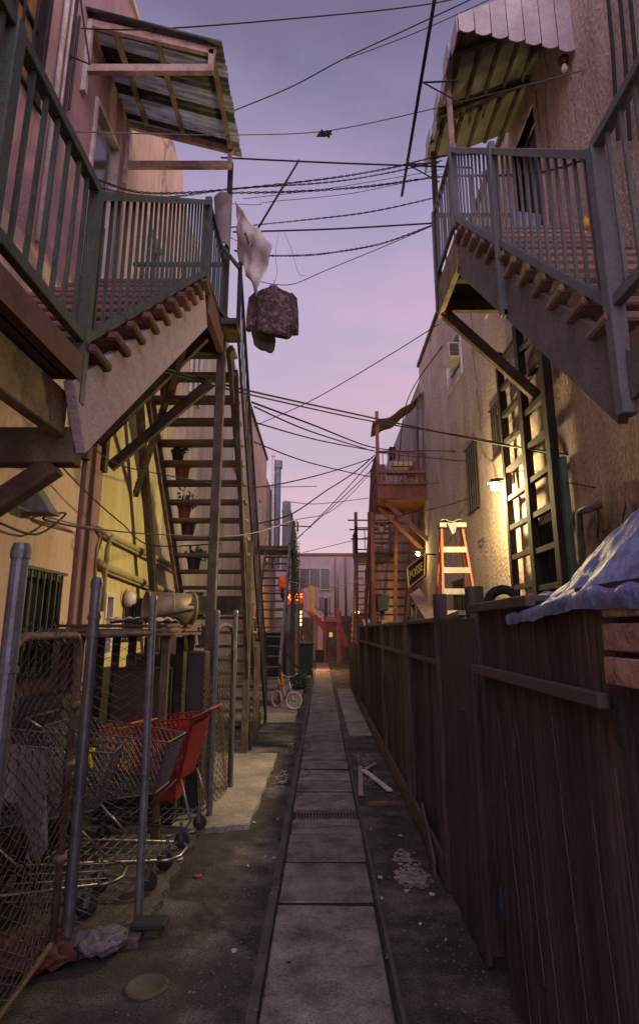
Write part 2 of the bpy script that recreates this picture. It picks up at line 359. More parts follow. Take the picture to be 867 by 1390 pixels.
def window_part(parent, X, sgn, y0, y1, z0, z1, frame_m, glass_m, depth=.09, mull=1, bars=0, bar_m=None, horiz=0, fw=.05, proud=0.015):
    f = MB(); o = X - sgn*proud; i = X + sgn*depth
    f.box((o, y0, z0), (i, y0+fw, z1)); f.box((o, y1-fw, z0), (i, y1, z1))
    f.box((o, y0+fw, z1-fw), (i, y1-fw, z1)); f.box((o, y0+fw, z0), (i, y1-fw, z0+fw))
    for k in range(1, mull+1):
        yy = y0+(y1-y0)*k/(mull+1); f.box((i-sgn*.04, yy-.02, z0+fw), (i, yy+.02, z1-fw))
    for k in range(1, horiz+1):
        zz = z0+(z1-z0)*k/(horiz+1); f.box((i-sgn*.035, y0+fw, zz-.018), (i-sgn*.002, y1-fw, zz+.018))
    fr = f.build('window', frame_m, parent)
    gl = MB(); gl.box((i, y0+.01, z0+.01), (i+sgn*.012, y1-.01, z1-.01)); gl.build('pane', glass_m, fr)
    if bars:
        b = MB()
        for k in range(bars):
            yy = y0+(y1-y0)*(k+.5)/bars; b.box((o-sgn*.03, yy-.009, z0-.03), (o-sgn*.012, yy+.009, z1+.03))
        for zz in (z0-.02, z1+.02): b.box((o-sgn*.034, y0-.03, zz-.012), (o-sgn*.008, y1+.03, zz+.012))
        b.build('window_bars', bar_m or M_darkmetal, fr)
    return fr
def body(name, mat_, parent, X, sgn, y0, y1, z1, z0=0, depth=8):
    """rest of the block behind the street face"""
    b = MB(); B = X+sgn*depth
    b.quad((X, y0, z0), (B, y0, z0), (B, y0, z1), (X, y0, z1)); b.quad((X, y1, z0), (B, y1, z0), (B, y1, z1), (X, y1, z1))
    b.quad((B, y0, z0), (B, y1, z0), (B, y1, z1), (B, y0, z1)); b.quad((X, y0, z1), (B, y0, z1), (B, y1, z1), (X, y1, z1))
    return b.build(name, mat_, parent)
XL, XR = -2.4, 2.5
def wy(px, py, X): return at(px, py, X=X).y

# L1 : pink over peach
b = thing('apartment_building', 'pink and peach stucco building on the near left with barred window and iron grille', 'building', (XL, 0, 0), 'stucco buildings lining the alley')
lw = (4.86, 5.72, 1.30, 2.12)
m = MB(); wall_x(m, XL, -.25, -4, 6.0, 0, 4.75, [lw]); m.build('lower_wall', M_peach, b)
m = MB(); dr = (5.42, 6.18, 5.05, 7.15)
wup = (3.1, 4.35, 5.9, 8.3)
wall_x(m, XL, -.25, -4, 6.5, 4.75, 9.3, [dr, wup]); m.build('upper_wall', M_pink, b)
body('side_wall', M_peach, b, XL-.001, -1, -4, 6.0, 4.75); body('roof', M_pink, b, XL-.001, -1, -4, 6.5, 9.3, 4.75)
m = MB(); m.box((XL-.1, 6.002, 0), (XL+.05, 6.22, 4.74)); m.box((XL-.1, 6.235, 0), (XL+.035, 6.498, 4.74)); m.build('pilaster', M_purple, b, bevel=.008)
window_part(b, XL, -1, *lw, M_darkwood, M_glass, bars=7, bar_m=mat('green_bars', (.05, .075, .045), .6), proud=.03)
window_part(b, XL, -1, *wup, M_darkmetal, mat('amber_curtain', (.42, .22, .05), .8, bump=.1), bars=7, mull=2, horiz=2)
d = MB(); d.box((XL-.12, dr[0]+.05, dr[2]), (XL-.06, dr[1]-.05, dr[3]-.05)); dd = d.build('door', mat('dusty_white_door', (.50, .46, .50), .6), b, bevel=.01)
d = MB(); d.box((XL-.06, dr[0]+.05, dr[2]+.35), (XL-.045, dr[1]-.05, dr[2]+1.0)); d.box((XL-.06, dr[0]+.15, dr[2]+1.1), (XL-.045, dr[1]-.15, dr[2]+1.9)); d.build('door_panel', M_glass, dd)
d = MB(); d.box((XL-.14, dr[0], dr[2]), (XL+.03, dr[0]+.05, dr[3])); d.box((XL-.14, dr[1]-.05, dr[2]), (XL+.03, dr[1], dr[3])); d.box((XL-.14, dr[0]+.05, dr[3]-.05), (XL+.03, dr[1]-.05, dr[3])); d.build('door_frame', M_white, b)
# cracks / conduit / coping
m = MB(); m.box((XL-.2, -4, 9.3), (XL+.04, 6.5, 9.38)); m.build('coping', M_peach, b)
m = MB(); m.tube([(XL+.03, 4.55, 4.8), (XL+.03, 4.55, 9.2)], .025); m.tube([(XL+.03, 4.66, 4.8), (XL+.03, 4.66, 8.2)], .014)
m.build('downpipe', M_white, b, smooth=True)
m = MB(); m.tube([(XL+.025, 4.75, 6.2), (XL+.025, 4.75, 7.7)], .012); m.tube([(XL+.025, 4.83, 6.4), (XL+.025, 4.83, 7.5)], .012); m.tube([(XL+.03, 4.6, 7.9), (XL+.14, 4.9, 7.0), (XL+.03, 4.72, 6.9)], .010); m.build('grille_bracket', M_darkmetal, b)
# L2 yellow
b2 = thing('yellow_building', 'yellow stucco building behind the left stairs with pipes and small windows', 'building', (XL, 6.5, 0), 'stucco buildings lining the alley')
w1 = (6.62, 6.86, 1.35, 1.98); w2 = (6.98, 7.28, 1.35, 2.06); w3 = (7.62, 8.42, 1.55, 2.02)
m = MB(); wall_x(m, XL, -.2, 6.5, 9.2, 0, 4.75, [w1, w2, w3]); m.build('lower_wall', M_yellow, b2)
m = MB(); wall_x(m, XL, -.2, 6.5, 9.2, 4.75, 9.3, [(7.4, 8.3, 5.9, 7.2)]); m.build('upper_wall', M_peach, b2)
window_part(b2, XL, -1, 7.4, 8.3, 5.9, 7.2, M_white, M_glass)
body('side_wall', M_yellow, b2, XL-.001, -1, 6.51, 9.2, 9.3)
for w in (w1, w2): window_part(b2, XL, -1, *w, M_white, M_glassl, mull=0)
window_part(b2, XL, -1, *w3, M_darkwood, M_glass, bars=6, mull=0)
# pipes on the yellow wall
M_pipe = mat('yellow_painted_pipe', (.36, .29, .13), .7, var=.4, scale=6, bump=.3, stain=(.15, .10, .06), stain_amt=.6, stain_scale=6)
def wallpipe(pts, r, m_=None, name='wall_pipe', par=b2, off=.06, X=XL):
    q = MB(); q.tube([at(px, py, X=X+off) for px, py in pts], r, 8); return q.build(name, m_ or M_pipe, par, smooth=True)
wallpipe([(133, 718), (150, 728), (240, 770)], .035); wallpipe([(133, 724), (240, 778)], .018, off=.05)
wallpipe([(132, 763), (145, 770), (212, 797), (236, 806)], .042); wallpipe([(145, 777), (212, 803)], .014, off=.05)
wallpipe([(152, 726), (146, 745), (138, 830)], .028, off=.09); wallpipe([(137, 726), (132, 745), (129, 790)], .013, off=.05)
wallpipe([(172, 800), (170, 812), (172, 822)], .014, off=.05)
q = MB(); q.lathe(at(178, 813, X=XL+.08), [(.0, .06), (.05, .05), (.09, 0), (.095, -.05), (.06, -.07), (0, -.07)], 14, 'x')
tag(q.build('wall_lamp', M_white, smooth=True), 'small unlit round lamp above the barred window on the yellow wall', 'wall lamp')
# spotlight hood on peach wall
q = MB(); c = at(54, 682, X=XL+.1); q.prism([(XL+.01, c.y-.08, c.z+.14), (XL+.05, c.y-.04, c.z+.14), (XL+.24, c.y-.1, c.z-.10), (XL+.01, c.y-.1, c.z-.10)], (0, .2, 0))
tag(q.build('wall_vent_hood', M_greystr, bevel=.005), 'grey metal vent hood sticking out of the peach wall at left', 'vent hood')
# L3 siding
b3 = thing('beige_building', 'beige board-clad building seen through the treads of the left stairs', 'building', (XL, 9.2, 0), 'stucco buildings lining the alley')
m = MB(); y = 9.2
while y < 18.6:
    w = .30; m.box((XL-.2, y+.004, 0), (XL+random.uniform(0, .006), y+w-.004, 8.8)); y += w
m.build('board_wall', M_siding, b3); body('side_wall', M_siding, b3, XL-.15, -1, 9.2, 18.8, 8.78)
for (a, c) in ((10.4, 5.8), (13, 5.9), (16, 5.9), (13.5, 2.2)):
    window_part(b3, XL+.005, -1, a, a+.9, c, c+1.2, M_white, M_glass, depth=-.01, proud=.05)
# L4 orange
b4 = thing('orange_building', 'orange stucco building with flues further along the left side', 'building', (XL, 18.8, 0), 'stucco buildings lining the alley')
m = MB(); wall_x(m, XL, -.2, 18.8, 26, 0, 8.8, [(20.5, 21.4, 5.2, 6.6), (23, 23.9, 5.2, 6.6)]); m.build('wall', M_orange, b4)
for a in (20.5, 23): window_part(b4, XL, -1, a, a+.9, 5.2, 6.6, M_white, M_glass)
body('side_wall', M_orange, b4, XL-.001, -1, 18.8, 26, 8.8)
m = MB(); m.box((XL-.3, 18.8, 8.8), (XL+.06, 26, 8.92)); m.build('coping', M_darkwood, b4)
b5 = thing('mauve_building', 'dull mauve stucco building at the far end of the left side', 'building', (XL-.3, 26, 0), 'stucco buildings lining the alley')
m = MB(); wall_x(m, XL-.05, -.2, 26.02, 33, 0, 8.2, [(27, 28, 4.6, 6), (30, 31, 4.6, 6)]); m.build('wall', M_grey_st, b5)
for a in (27, 30): window_part(b5, XL-.05, -1, a, a+1, 4.6, 6, M_white, M_glass)
body('side_wall', M_grey_st, b5, XL-.051, -1, 26.02, 33, 8.2)

# R1
r1 = thing('rough_stucco_building', 'brown rough stucco building on the near right with glowing wall lamp', 'building', (XR, 0, 0), 'stucco buildings lining the alley')
def ypair(pxa, pxb, py): return sorted((wy(pxa, py, XR), wy(pxb, py, XR)))
def zat(px, py, X): return at(px, py, X=X).z
wh = (*ypair(606, 627, 490), 6.1, 7.0)
wA = (*ypair(635, 650, 640), 3.55, 4.62)
wB = (*ypair(669, 691, 585), 4.05, 4.75)
wC = (*ypair(733, 757, 745), 2.05, 2.95)
wD = (*ypair(660, 676, 440), 6.25, 7.3)
dR = (6.05, 6.85, 5.66, 7.7)
wN = (10.9, 11.9, 1.5, 2.5)
m = MB(); wall_x(m, XR, .3, -4, 14.9, 0, 8.25, [wh, wA, wB, wC, wD, dR, wN]); m.build('wall', M_rough, r1)
body('side_wall', M_rough, r1, XR+.001, 1, -4, 14.9, 8.25)
m = MB(); m.box((XR-.05, -4, 8.25), (XR+.3, 14.9, 8.34)); m.build('coping', M_darkwood, r1)
wf = window_part(r1, XR, 1, *wh, M_white, M_glassl, mull=0, horiz=1, proud=.03)
window_part(r1, XR, 1, *wD, M_white, M_glassl, mull=0, horiz=1, proud=.03)
window_part(r1, XR, 1, *wA, M_darkwood, M_glass, bars=5); window_part(r1, XR, 1, *wB, M_darkwood, M_glass, bars=6)
window_part(r1, XR, 1, *wC, M_darkwood, M_glass, bars=6); window_part(r1, XR, 1, *wN, M_darkwood, M_glass, bars=5)
m = MB()
for k in range(5):
    yy = wC[0]+(wC[1]-wC[0])*(k+.5)/5; m.box((XR-.05, yy-.04, wC[3]-.16), (XR-.04, yy+.04, wC[3]-.03-.02*(k % 2)))
m.build('rag_pennants', M_sheet, r1)
m = MB(); m.box((XR+.12, dR[0], dR[2]), (XR+.16, dR[1], dR[3])); m.build('door', mat('dark_door', (.04, .028, .025), .6), r1)
m = MB(); m.box((XR-.02, dR[0]-.09, dR[2]), (XR+.1, dR[0], dR[3]+.08)); m.box((XR-.02, dR[1], dR[2]), (XR+.1, dR[1]+.09, dR[3]+.08)); m.box((XR-.02, dR[0], dR[3]), (XR+.1, dR[1], dR[3]+.08)); m.build('door_frame', M_pinktrim, r1)
# AC unit
cy_ = wh[0]+.35
ac = thing('air_conditioner', 'white window air conditioner sticking out of the upper window on the right wall', 'air conditioner', (XR, cy_, 6.2))
m = MB(); m.box((XR-.22, wh[0]+.06, 6.42), (XR+.08, wh[0]+.56, 6.72)); m.build('casing', M_white, ac, bevel=.015)
m = MB()
for k in range(9): m.box((XR-.20, wh[0]+.05, 6.45+k*.027), (XR-.04, wh[0]+.062, 6.462+k*.027))
m.build('grille', M_darkmetal, ac)
# R2
r2 = thing('grey_stucco_building', 'grey brown stucco building with red stairs further along the right side', 'building', (XR, 15, 0), 'stucco buildings lining the alley')
m = MB(); wall_x(m, XR+.1, .3, 14.902, 33, 0, 8.15, [(15.4, 16.3, 5.0, 7.0), (19, 20, 5.2, 6.5), (24, 25, 5.2, 6.5), (17.5, 18.5, 1.4, 2.4)]); m.build('wall', M_grey_st, r2)
for a, c, d in ((19, 5.2, 6.5), (24, 5.2, 6.5), (17.5, 1.4, 2.4)): window_part(r2, XR+.1, 1, a, a+1, c, d, M_white, M_glass)
m = MB(); m.box((XR+.2, 15.4, 5), (XR+.26, 16.3, 7)); m.build('door', M_darkwood, r2)
body('side_wall', M_grey_st, r2, XR+.101, 1, 14.902, 33, 8.15)
# F1 far building
f1 = thing('pink_building', 'pink flat-roofed building closing the far end of the alley', 'building', (0, 36, 0), 'stucco buildings lining the alley')
m = MB(); m.box((-7, 36, 0), (7, 44, 5.85)); m.build('wall', M_farpink, f1)
m = MB(); m.box((-7.05, 35.93, 5.85), (7.05, 44, 5.97)); m.build('roof_edge', M_purple, f1)
def fwin(x0, x1, z0, z1, mull=2):
    f = MB(); f.box((x0, 35.9, z0), (x0+.06, 35.998, z1)); f.box((x1-.06, 35.9, z0), (x1, 35.998, z1)); f.box((x0+.06, 35.9, z1-.06), (x1-.06, 35.998, z1)); f.box((x0+.06, 35.9, z0), (x1-.06, 35.998, z0+.06))
    for k in range(1, mull+1): xx = x0+(x1-x0)*k/(mull+1); f.box((xx-.03, 35.92, z0+.06), (xx+.03, 35.998, z1-.06))
    fr = f.build('window', M_white, f1); q = MB(); q.box((x0+.06, 35.97, z0+.06), (x1-.06, 35.99, z1-.06)); q.build('pane', M_glass, fr)
m = MB(); m.box((-7, 35.94, 0), (7, 35.996, 2.35)); m.build('lower_wall', M_grey_st, f1)
fwin(-1.30, .48, 3.85, 5.12); fwin(2.4, 3.6, 3.9, 5.1, 1)
m = MB(); m.box((.1, 35.85, 0), (.95, 35.99, 2.0)); m.build('door', M_darkwood, f1)
m = MB(); m.box((.40, 35.82, 1.25), (.58, 35.845, 1.5)); m.build('lit_pane', emit('dim_lit_pane', (.9, .6, .15), .35), f1)
m = MB(); m.box((-.25, 35.8, 0), (.02, 35.995, 2.1)); m.box((-.3, 35.75, 2.1), (1.2, 35.995, 2.2)); m.build('door_frame', M_pinktrim, f1)
m = MB(); m.box((-1.9, 35.6, 0), (-.5, 35.98, 2.3)); m.build('garage_door', M_darkwood, f1)
m = MB(); m.box((1.05, 35.7, 0), (2.4, 35.98, 2.4)); m.build('garage_door', M_darkwood, f1)

# ------------------------------------------------------------------ stairs and railings
def railing(parent, A, B, h=.9, low=.1, m_=M_green, spacing=.115, rail=.05, bar=.018, newels=(1, 1), nh=None, nd_=0):
    A, B = Vector(A), Vector(B); r = MB(); up = Vector((0, 0, 1))
    r.beam(A+up*h, B+up*h, rail, rail*.9)
    ro = r.build('railing', m_, parent, bevel=.004)
    r = MB(); r.beam(A+up*low, B+up*low, rail*.8, rail); r.build('bottom_rail', m_, ro, bevel=.004)
    L = (B-A).length; n = max(2, int(((B-A).xy.length)/spacing))
    for i in range(1, n):
        c = A+(B-A)*(i/n); q = MB(); jx = random.uniform(-.004, .004)
        q.beam(c+up*(low+.02), c+up*(h-.02)+Vector((jx, jx, 0)), bar, bar, up=(0, 1, 0)); q.build('baluster', m_, ro)
    for k, P_ in enumerate((A, B)):
        if newels[k]:
            q = MB(); q.beam(P_+up*(-.02-nd_), P_+up*(nh or h+.05), rail*1.35, rail*1.35, up=(0, 1, 0)); q.build('newel_post', m_, ro, bevel=.004)
    return ro
def flight(parent, X0, X1, Y0, z0, Y1, z1, n, tm, sm, depth=.27, tt=.045, over=.05, sd=.26, sides=(1, 1), sofs=-.17):
    """treads from z0 (exclusive) to z1, going from Y0 to Y1"""
    for k in range(n):
        t = (k+.5)/n; yc = Y0+(Y1-Y0)*t; zc = z0+(z1-z0)*(k+1)/n - (z1-z0)/n*.5
        q = MB(); j = random.uniform(-.008, .008)
        q.box((X0-over+j, yc-depth/2, zc-tt), (X1+over+j, yc+depth/2, zc)); q.build('tread', tm, parent, bevel=.012)
    for s, x in zip(sides, (X0, X1)):
        if s:
            q = MB(); a = Vector((x, Y0, z0+sofs)); c = Vector((x, Y1, z1+sofs)); q.beam(a, c, .05, sd, up=(0, 0, 1)); q.build('stringer', sm, parent, bevel=.004)

# ---- left staircase
XO = -1.18
ls = thing('left_staircase', 'green railed wooden staircase with red brown treads against the left pink building', 'staircase', (XO, 6.6, 0))
YA, zA, YB, zB = 2.80, 2.92, 5.6, 5.05
flight(ls, XL+.1, XO-.0, YA, zA, YB, zB, 10, M_redtread, M_stringer, depth=.25, tt=.05, over=.07, sd=.36, sofs=-.29)
railing(ls, (XO, YA, zA+.02), (XO, YB, zB+.02), h=.92, newels=(0, 1))
# near landing
q = MB(); q.box((XL+.02, 1.2, 2.80), (XO-.02, 2.73, 2.87)); q.build('landing_floor', M_redtread, ls)
q = MB(); q.box((XO-.03, 1.2, 2.80), (XO+.03, 2.76, 2.93)); q.build('fascia', M_redtread, ls)
q = MB(); q.beam((XO-.10, 1.2, 2.67), (XO-.10, 2.86, 2.67), .07, .22); q.build('edge_beam', M_olive, ls, bevel=.006)
q = MB(); q.box((XL, 2.865, 2.43), (XO-.02, 2.98, 2.61)); q.build('cross_beam', M_darkwood, ls, bevel=.006)
q = MB(); q.beam((XO-.12, 2.92, 2.43), (XL+.05, 2.92, 1.66), .09, .10); q.build('knee_brace', M_darkwood, ls, bevel=.006)
railing(ls, (XO, 1.2, zA+.02), (XO, YA, zA+.02), h=.95, newels=(0, 0), spacing=.12, rail=.055)
q = MB(); q.beam((XO, YA, 2.70), (XO, YA, zA+.96), .06, .06, up=(0, 1, 0)); q.build('newel_post', M_green, ls, bevel=.005)
q = MB(); q.beam((XO, 1.90, 2.82), (XO, 1.90, zA+1.0), .07, .07, up=(0, 1, 0)); q.build('newel_post', M_green, ls, bevel=.005)
q = MB(); q.beam((XO, 1.90, zA+.80), (XL, 1.90, zA+.80), .06, .06); q.build('gate_rail', M_green, ls)
# upper landing
q = MB(); q.box((XL+.01, 5.6, 4.97), (XO+.04, 6.75, 5.05)); q.build('landing_floor', M_redtread, ls)
for yy in (5.66, 6.66):
    q = MB(); q.box((XL, yy-.04, 4.77), (XO+.02, yy+.04, 4.968)); q.build('joist', M_darkwood, ls, bevel=.004)
q = MB(); q.box((XO-.02, 5.6, 4.74), (XO+.045, 6.75, 4.968)); q.build('fascia', M_redtread, ls)
for (a, c) in (((XO-.1, 5.66, 4.76), (XL+.05, 5.66, 3.55)), ((XO-.1, 6.2, 4.76), (XL+.05, 6.2, 3.55)), ((XO-.1, 6.64, 4.4), (XL+.05, 6.64, 3.4))):
    q = MB(); q.beam(a, c, .07, .11); q.build('knee_brace', M_darkwood, ls, bevel=.004)
for yy in (5.95, 6.45):
    q = MB(); q.box((XL+.002, yy-.05, 3.3), (XL+.08, yy+.05, 4.9)); q.build('wall_batten', M_darkwood, ls)
railing(ls, (XO, 5.6, 5.06), (XO, 6.72, 5.06), h=.92, newels=(0, 1), nh=1.0)
railing(ls, (XL+.1, 6.72, 5.06), (XO, 6.72, 5.06), h=.92, newels=(0, 0))
# second flight, down away
XI2, XO2 = -2.12, -1.09
Yb0, Yb1 = 6.75, 11.6
n2 = 23
flight(ls, XI2, XO2, Yb1, 0.0, Yb0, 5.0, n2, M_steptread, M_darkwood, depth=.25, tt=.045, over=.06, sd=.26, sofs=-.12)
railing(ls, (XO2+.09, Yb0, 5.0), (XO2+.09, Yb1, 0.05), h=.98, low=.06, m_=M_darkmetal, spacing=.125, newels=(1, 1), bar=.011, rail=.036)
q = MB(); q.box((XO+.05, 6.3, 4.97), (-.96, 6.78, 5.04)); q.build('landing_extension', M_darkwood, ls)
for hh in (.1, .92):
    q = MB(); q.beam((XO, 6.3, 5.06+hh), (-1.0, 6.76, 5.02+hh), .035, .04); q.build('rail', M_green, ls)
q = MB(); q.box((XL+.02, 9.0, 1.86), (XO2+.06, 9.14, 2.12)); q.build('cross_beam', M_darkwood, ls)
# posts
q = MB(); q.beam((XO+.02, 6.62, 0), (XO+.02, 6.62, 4.9), .095, .10, up=(0, 1, 0)); q.build('post', M_darkwood, ls, bevel=.006)
q = MB(); q.beam((XO+.035, 6.62, 4.9), (XO+.035, 6.62, 7.35), .06, .06, up=(0, 1, 0)); q.build('awning_post', M_darkmetal, ls)
q = MB(); q.beam((XO+.14, 6.95, 4.7), (XO+.16, 9.4, 0), .05, .05, up=(0, 1, 0)); q.build('prop', M_darkwood, ls)
for yy, zt in ((8.9, 2.9), (10.3, 1.6)):
    q = MB(); q.beam((XO2+.05, yy, 0), (XO2+.05, yy, zt), .09, .09, up=(0, 1, 0)); q.build('post', M_darkwood, ls, bevel=.005)
q = MB(); q.beam((XI2-.06, 9.3, 0), (XI2-.1, 6.9, 4.7), .08, .12, up=(0, 0, 1)); q.build('prop', M_darkwood, ls)
q = MB(); q.beam((XO-.08, 5.64, 4.8), (XL+.06, 7.6, 3.3), .06, .09); q.build('knee_brace', M_darkwood, ls)

# ---- right staircase
XQ = 1.40
rs = thing('right_staircase', 'grey railed wooden staircase with faded pink treads on the near right', 'staircase', (XQ, 6.6, 0))
YA, zA, YB, zB = 2.67, 3.02, 5.6, 5.66
flight(rs, XQ+.02, XR-.08, YA, zA, YB, zB, 12, M_pinktread, M_greystr, depth=.24, tt=.05, over=.07, sd=.34, sofs=-.30)
railing(rs, (XQ-.01, YA, zA+.04), (XQ-.01, YB, zB+.04), h=.94, m_=M_grrail, newels=(0, 1), spacing=.115, rail=.055)
q = MB(); q.beam((XQ-.01, YA, 2.6), (XQ-.01, YA, zA+1.02), .075, .075, up=(0, 1, 0)); q.build('newel_post', M_grrail, rs, bevel=.005)
q = MB(); q.beam((XQ-.03, 4.25, 3.95), (XQ-.03, 4.25, 5.5), .05, .05, up=(0, 1, 0)); q.beam((XQ-.03, 4.25, 3.97), (XQ+.35, 4.25, 3.97), .05, .05); q.build('support_post', M_grrail, rs)
railing(rs, (XQ-.01, 1.2, zA+.04), (XQ-.01, YA, zA+.04), h=.98, m_=M_grrail, newels=(0, 0), spacing=.125, rail=.06)
q = MB(); q.box((XQ+.02, 1.2, 2.90), (XR-.02, 2.62, 2.98)); q.build('landing_floor', M_pinktread, rs)
q = MB(); q.beam((XQ+.02, 1.2, 2.77), (XQ+.02, 2.62, 2.77), .06, .22); q.build('edge_beam', M_greystr, rs)
q = MB(); q.box((XQ-.0, 5.6, 5.55), (XR-.01, 6.7, 5.64)); q.build('landing_floor', M_darkwood, rs)
q = MB(); q.box((XQ-.03, 5.6, 5.25), (XQ+.03, 6.7, 5.62)); q.build('fascia', M_olive, rs, bevel=.005)  # yellow lamplight on this edge is part of its colour
for yy in (5.66, 6.64):
    q = MB(); q.box((XQ+.03, yy-.045, 5.3), (XR, yy+.045, 5.53)); q.build('joist', M_darkwood, rs, bevel=.004)
q = MB(); q.beam((XQ+.05, 6.62, 5.26), (XR-.03, 6.62, 4.2), .08, .12); q.build('knee_brace', M_darkwood, rs, bevel=.004)
q = MB(); q.beam((XQ+.05, 5.68, 5.26), (XR-.03, 5.68, 4.2), .08, .10); q.build('knee_brace', M_darkwood, rs, bevel=.004)
railing(rs, (XQ-.01, 5.6, 5.70), (XQ-.01, 6.68, 5.70), h=.94, m_=M_grrail, newels=(0, 1), nh=.98, nd_=.35)
railing(rs, (XQ-.01, 6.68, 5.70), (XR-.05, 6.68, 5.70), h=.94, m_=M_grrail, newels=(0, 0))
for k in range(6):
    q = MB(); x = XQ+.18+k*.15; q.tube([(x, 6.68, 6.3), (x, 6.68, 7.15+.04*k)], .014); q.build('spike', M_white, rs)
q = MB(); q.beam((XQ, 5.64, 6.6), (XQ, 5.64, 7.62), .05, .05, up=(0, 1, 0)); q.build('awning_post', M_pinktrim, rs)
q = MB(); q.beam((XQ, 6.62, 5.3), (XQ, 6.62, 7.5), .06, .06, up=(0, 1, 0)); q.build('awning_post', M_darkwood, rs)

M_rack = mat('unlit_rack_wood', (.032, .026, .024), .85, var=.5, scale=5, bump=.4, stain=(.055, .045, .038), stain_amt=.5)  # darker wood colour stands in for the frame being unlit beside the lamp
# wooden ladder frame against right wall
lf = thing('wooden_rack', 'tall ladder-like brown wooden frame standing against the right wall', 'wooden frame', (XR-.1, 6.6, 0))
for px in (692, 722, 757):
    yy = wy(px, 700, XR-.12); q = MB(); q.beam((XR-.12, yy, 0), (XR-.12, yy, 5.28), .09, .13 if px > 700 else .08, up=(0, 1, 0)); q.build('post', M_rack, lf, bevel=.005)
ya, yb_, yc_ = wy(692, 700, XR-.12), wy(722, 700, XR-.12), wy(757, 700, XR-.12)
for k in range(10):
    q = MB(); z = 1.75+k*.37; q.box((XR-.15, yb_+.07, z), (XR-.09, ya-.05, z+.06)); q.build('rung', M_rack, lf)
    q = MB(); z = 1.66+k*.40; q.box((XR-.15, yc_+.07, z), (XR-.09, yb_-.07, z+.06)); q.build('rung', M_rack, lf)
q = MB(); yy = wy(768, 730, XR-.08); q.box((XR-.10, yy-.10, 0), (XR-.04, yy+.10, 3.35))
tag(q.build('green_post', mat('sea_green_paint', (.10, .20, .14), .7, bump=.3), bevel=.005), 'faded sea green board standing beside the wooden frame on the right wall', 'board')

# ------------------------------------------------------------------ left awning
aw = thing('corrugated_awning', 'striped corrugated metal awning on pink timber frame over the left balcony', 'awning', (XL, 5.9, 7.3))
y0, y1 = 5.08, 6.40; zo, zi = 7.36, 7.80; xo = -1.0
M_ca = mat('pale_zinc_sheet', (.66, .70, .74), .55, metal=.1, var=.3, scale=5, bump=.1, stain=(.22, .21, .19), stain_amt=.6, stain_scale=3, stretch=(.6, 3, 1))
M_cb = mat('dark_stained_zinc_sheet', (.08, .10, .105), .6, metal=.1, var=.4, scale=5, bump=.1, stain=(.3, .3, .29), stain_amt=.5, stain_scale=4, stretch=(.5, 4, 1))
def translucent(m, f):
    nt = m.node_tree; b = nt.nodes['Principled BSDF']; o_ = [n for n in nt.nodes if n.type == 'OUTPUT_MATERIAL'][0]
    t_ = nt.nodes.new('ShaderNodeBsdfTranslucent'); x = nt.nodes.new('ShaderNodeMixShader'); x.inputs[0].default_value = f
    nt.links.new(b.inputs['Base Color'].links[0].from_socket, t_.inputs['Color']); nt.links.new(b.outputs[0], x.inputs[1]); nt.links.new(t_.outputs[0], x.inputs[2]); nt.links.new(x.outputs[0], o_.inputs['Surface'])
translucent(M_ca, .4)
cuts = [4.97, 5.22, 5.38, 5.62, 5.84, 6.02, 6.28, 6.40, 6.53]
for k, (a, b_) in enumerate(zip(cuts, cuts[1:])):
    m = MB(); n_ = max(6, int((b_-a)/.011)); vs = []; fs = []
    for i in range(n_+1):
        y = a+(b_-a)*i/n_; dz = .013*math.sin(y*2*math.pi/.076)
        for x, z in ((XL, zi), (xo+.01*(k % 2), zo)): vs.append((x, y, z+dz))
    for i in range(n_): fs.append((2*i, 2*i+1, 2*i+3, 2*i+2))
    m.add(vs, fs); m.build('metal_sheet', M_cb if k % 2 == 0 else M_ca, aw, smooth=True, solid=.003)
for i, y in enumerate((y0, y1)):
    q = MB(); q.beam((XL+.02, y, 7.13), (XO+.08, y, 7.13), .06, .09); q.build('arm', M_pinktrim, aw, bevel=.004)
    q = MB(); q.beam((XL+.02, y, 7.71), (XO+.1, y, 7.34), .05, .09); q.build('rafter', M_pinktrim, aw, bevel=.004)
    q = MB(); q.box((XL, y-.035, 6.85), (XL+.05, y+.035, 7.74)); q.build('wall_cleat', M_white, aw, bevel=.004)
    q = MB(); q.beam((XO+.06, y, 7.10), (XO+.06, y, 7.36), .05, .05, up=(0, 1, 0)); q.build('upright', M_pinktrim, aw)
for x, z in ((XO+.06, 7.36), (-1.7, 7.56), (-2.15, 7.68)):
    q = MB(); q.beam((x, y0+.03, z), (x, y1-.03, z), .05, .06); q.build('purlin', M_tan, aw, bevel=.003)

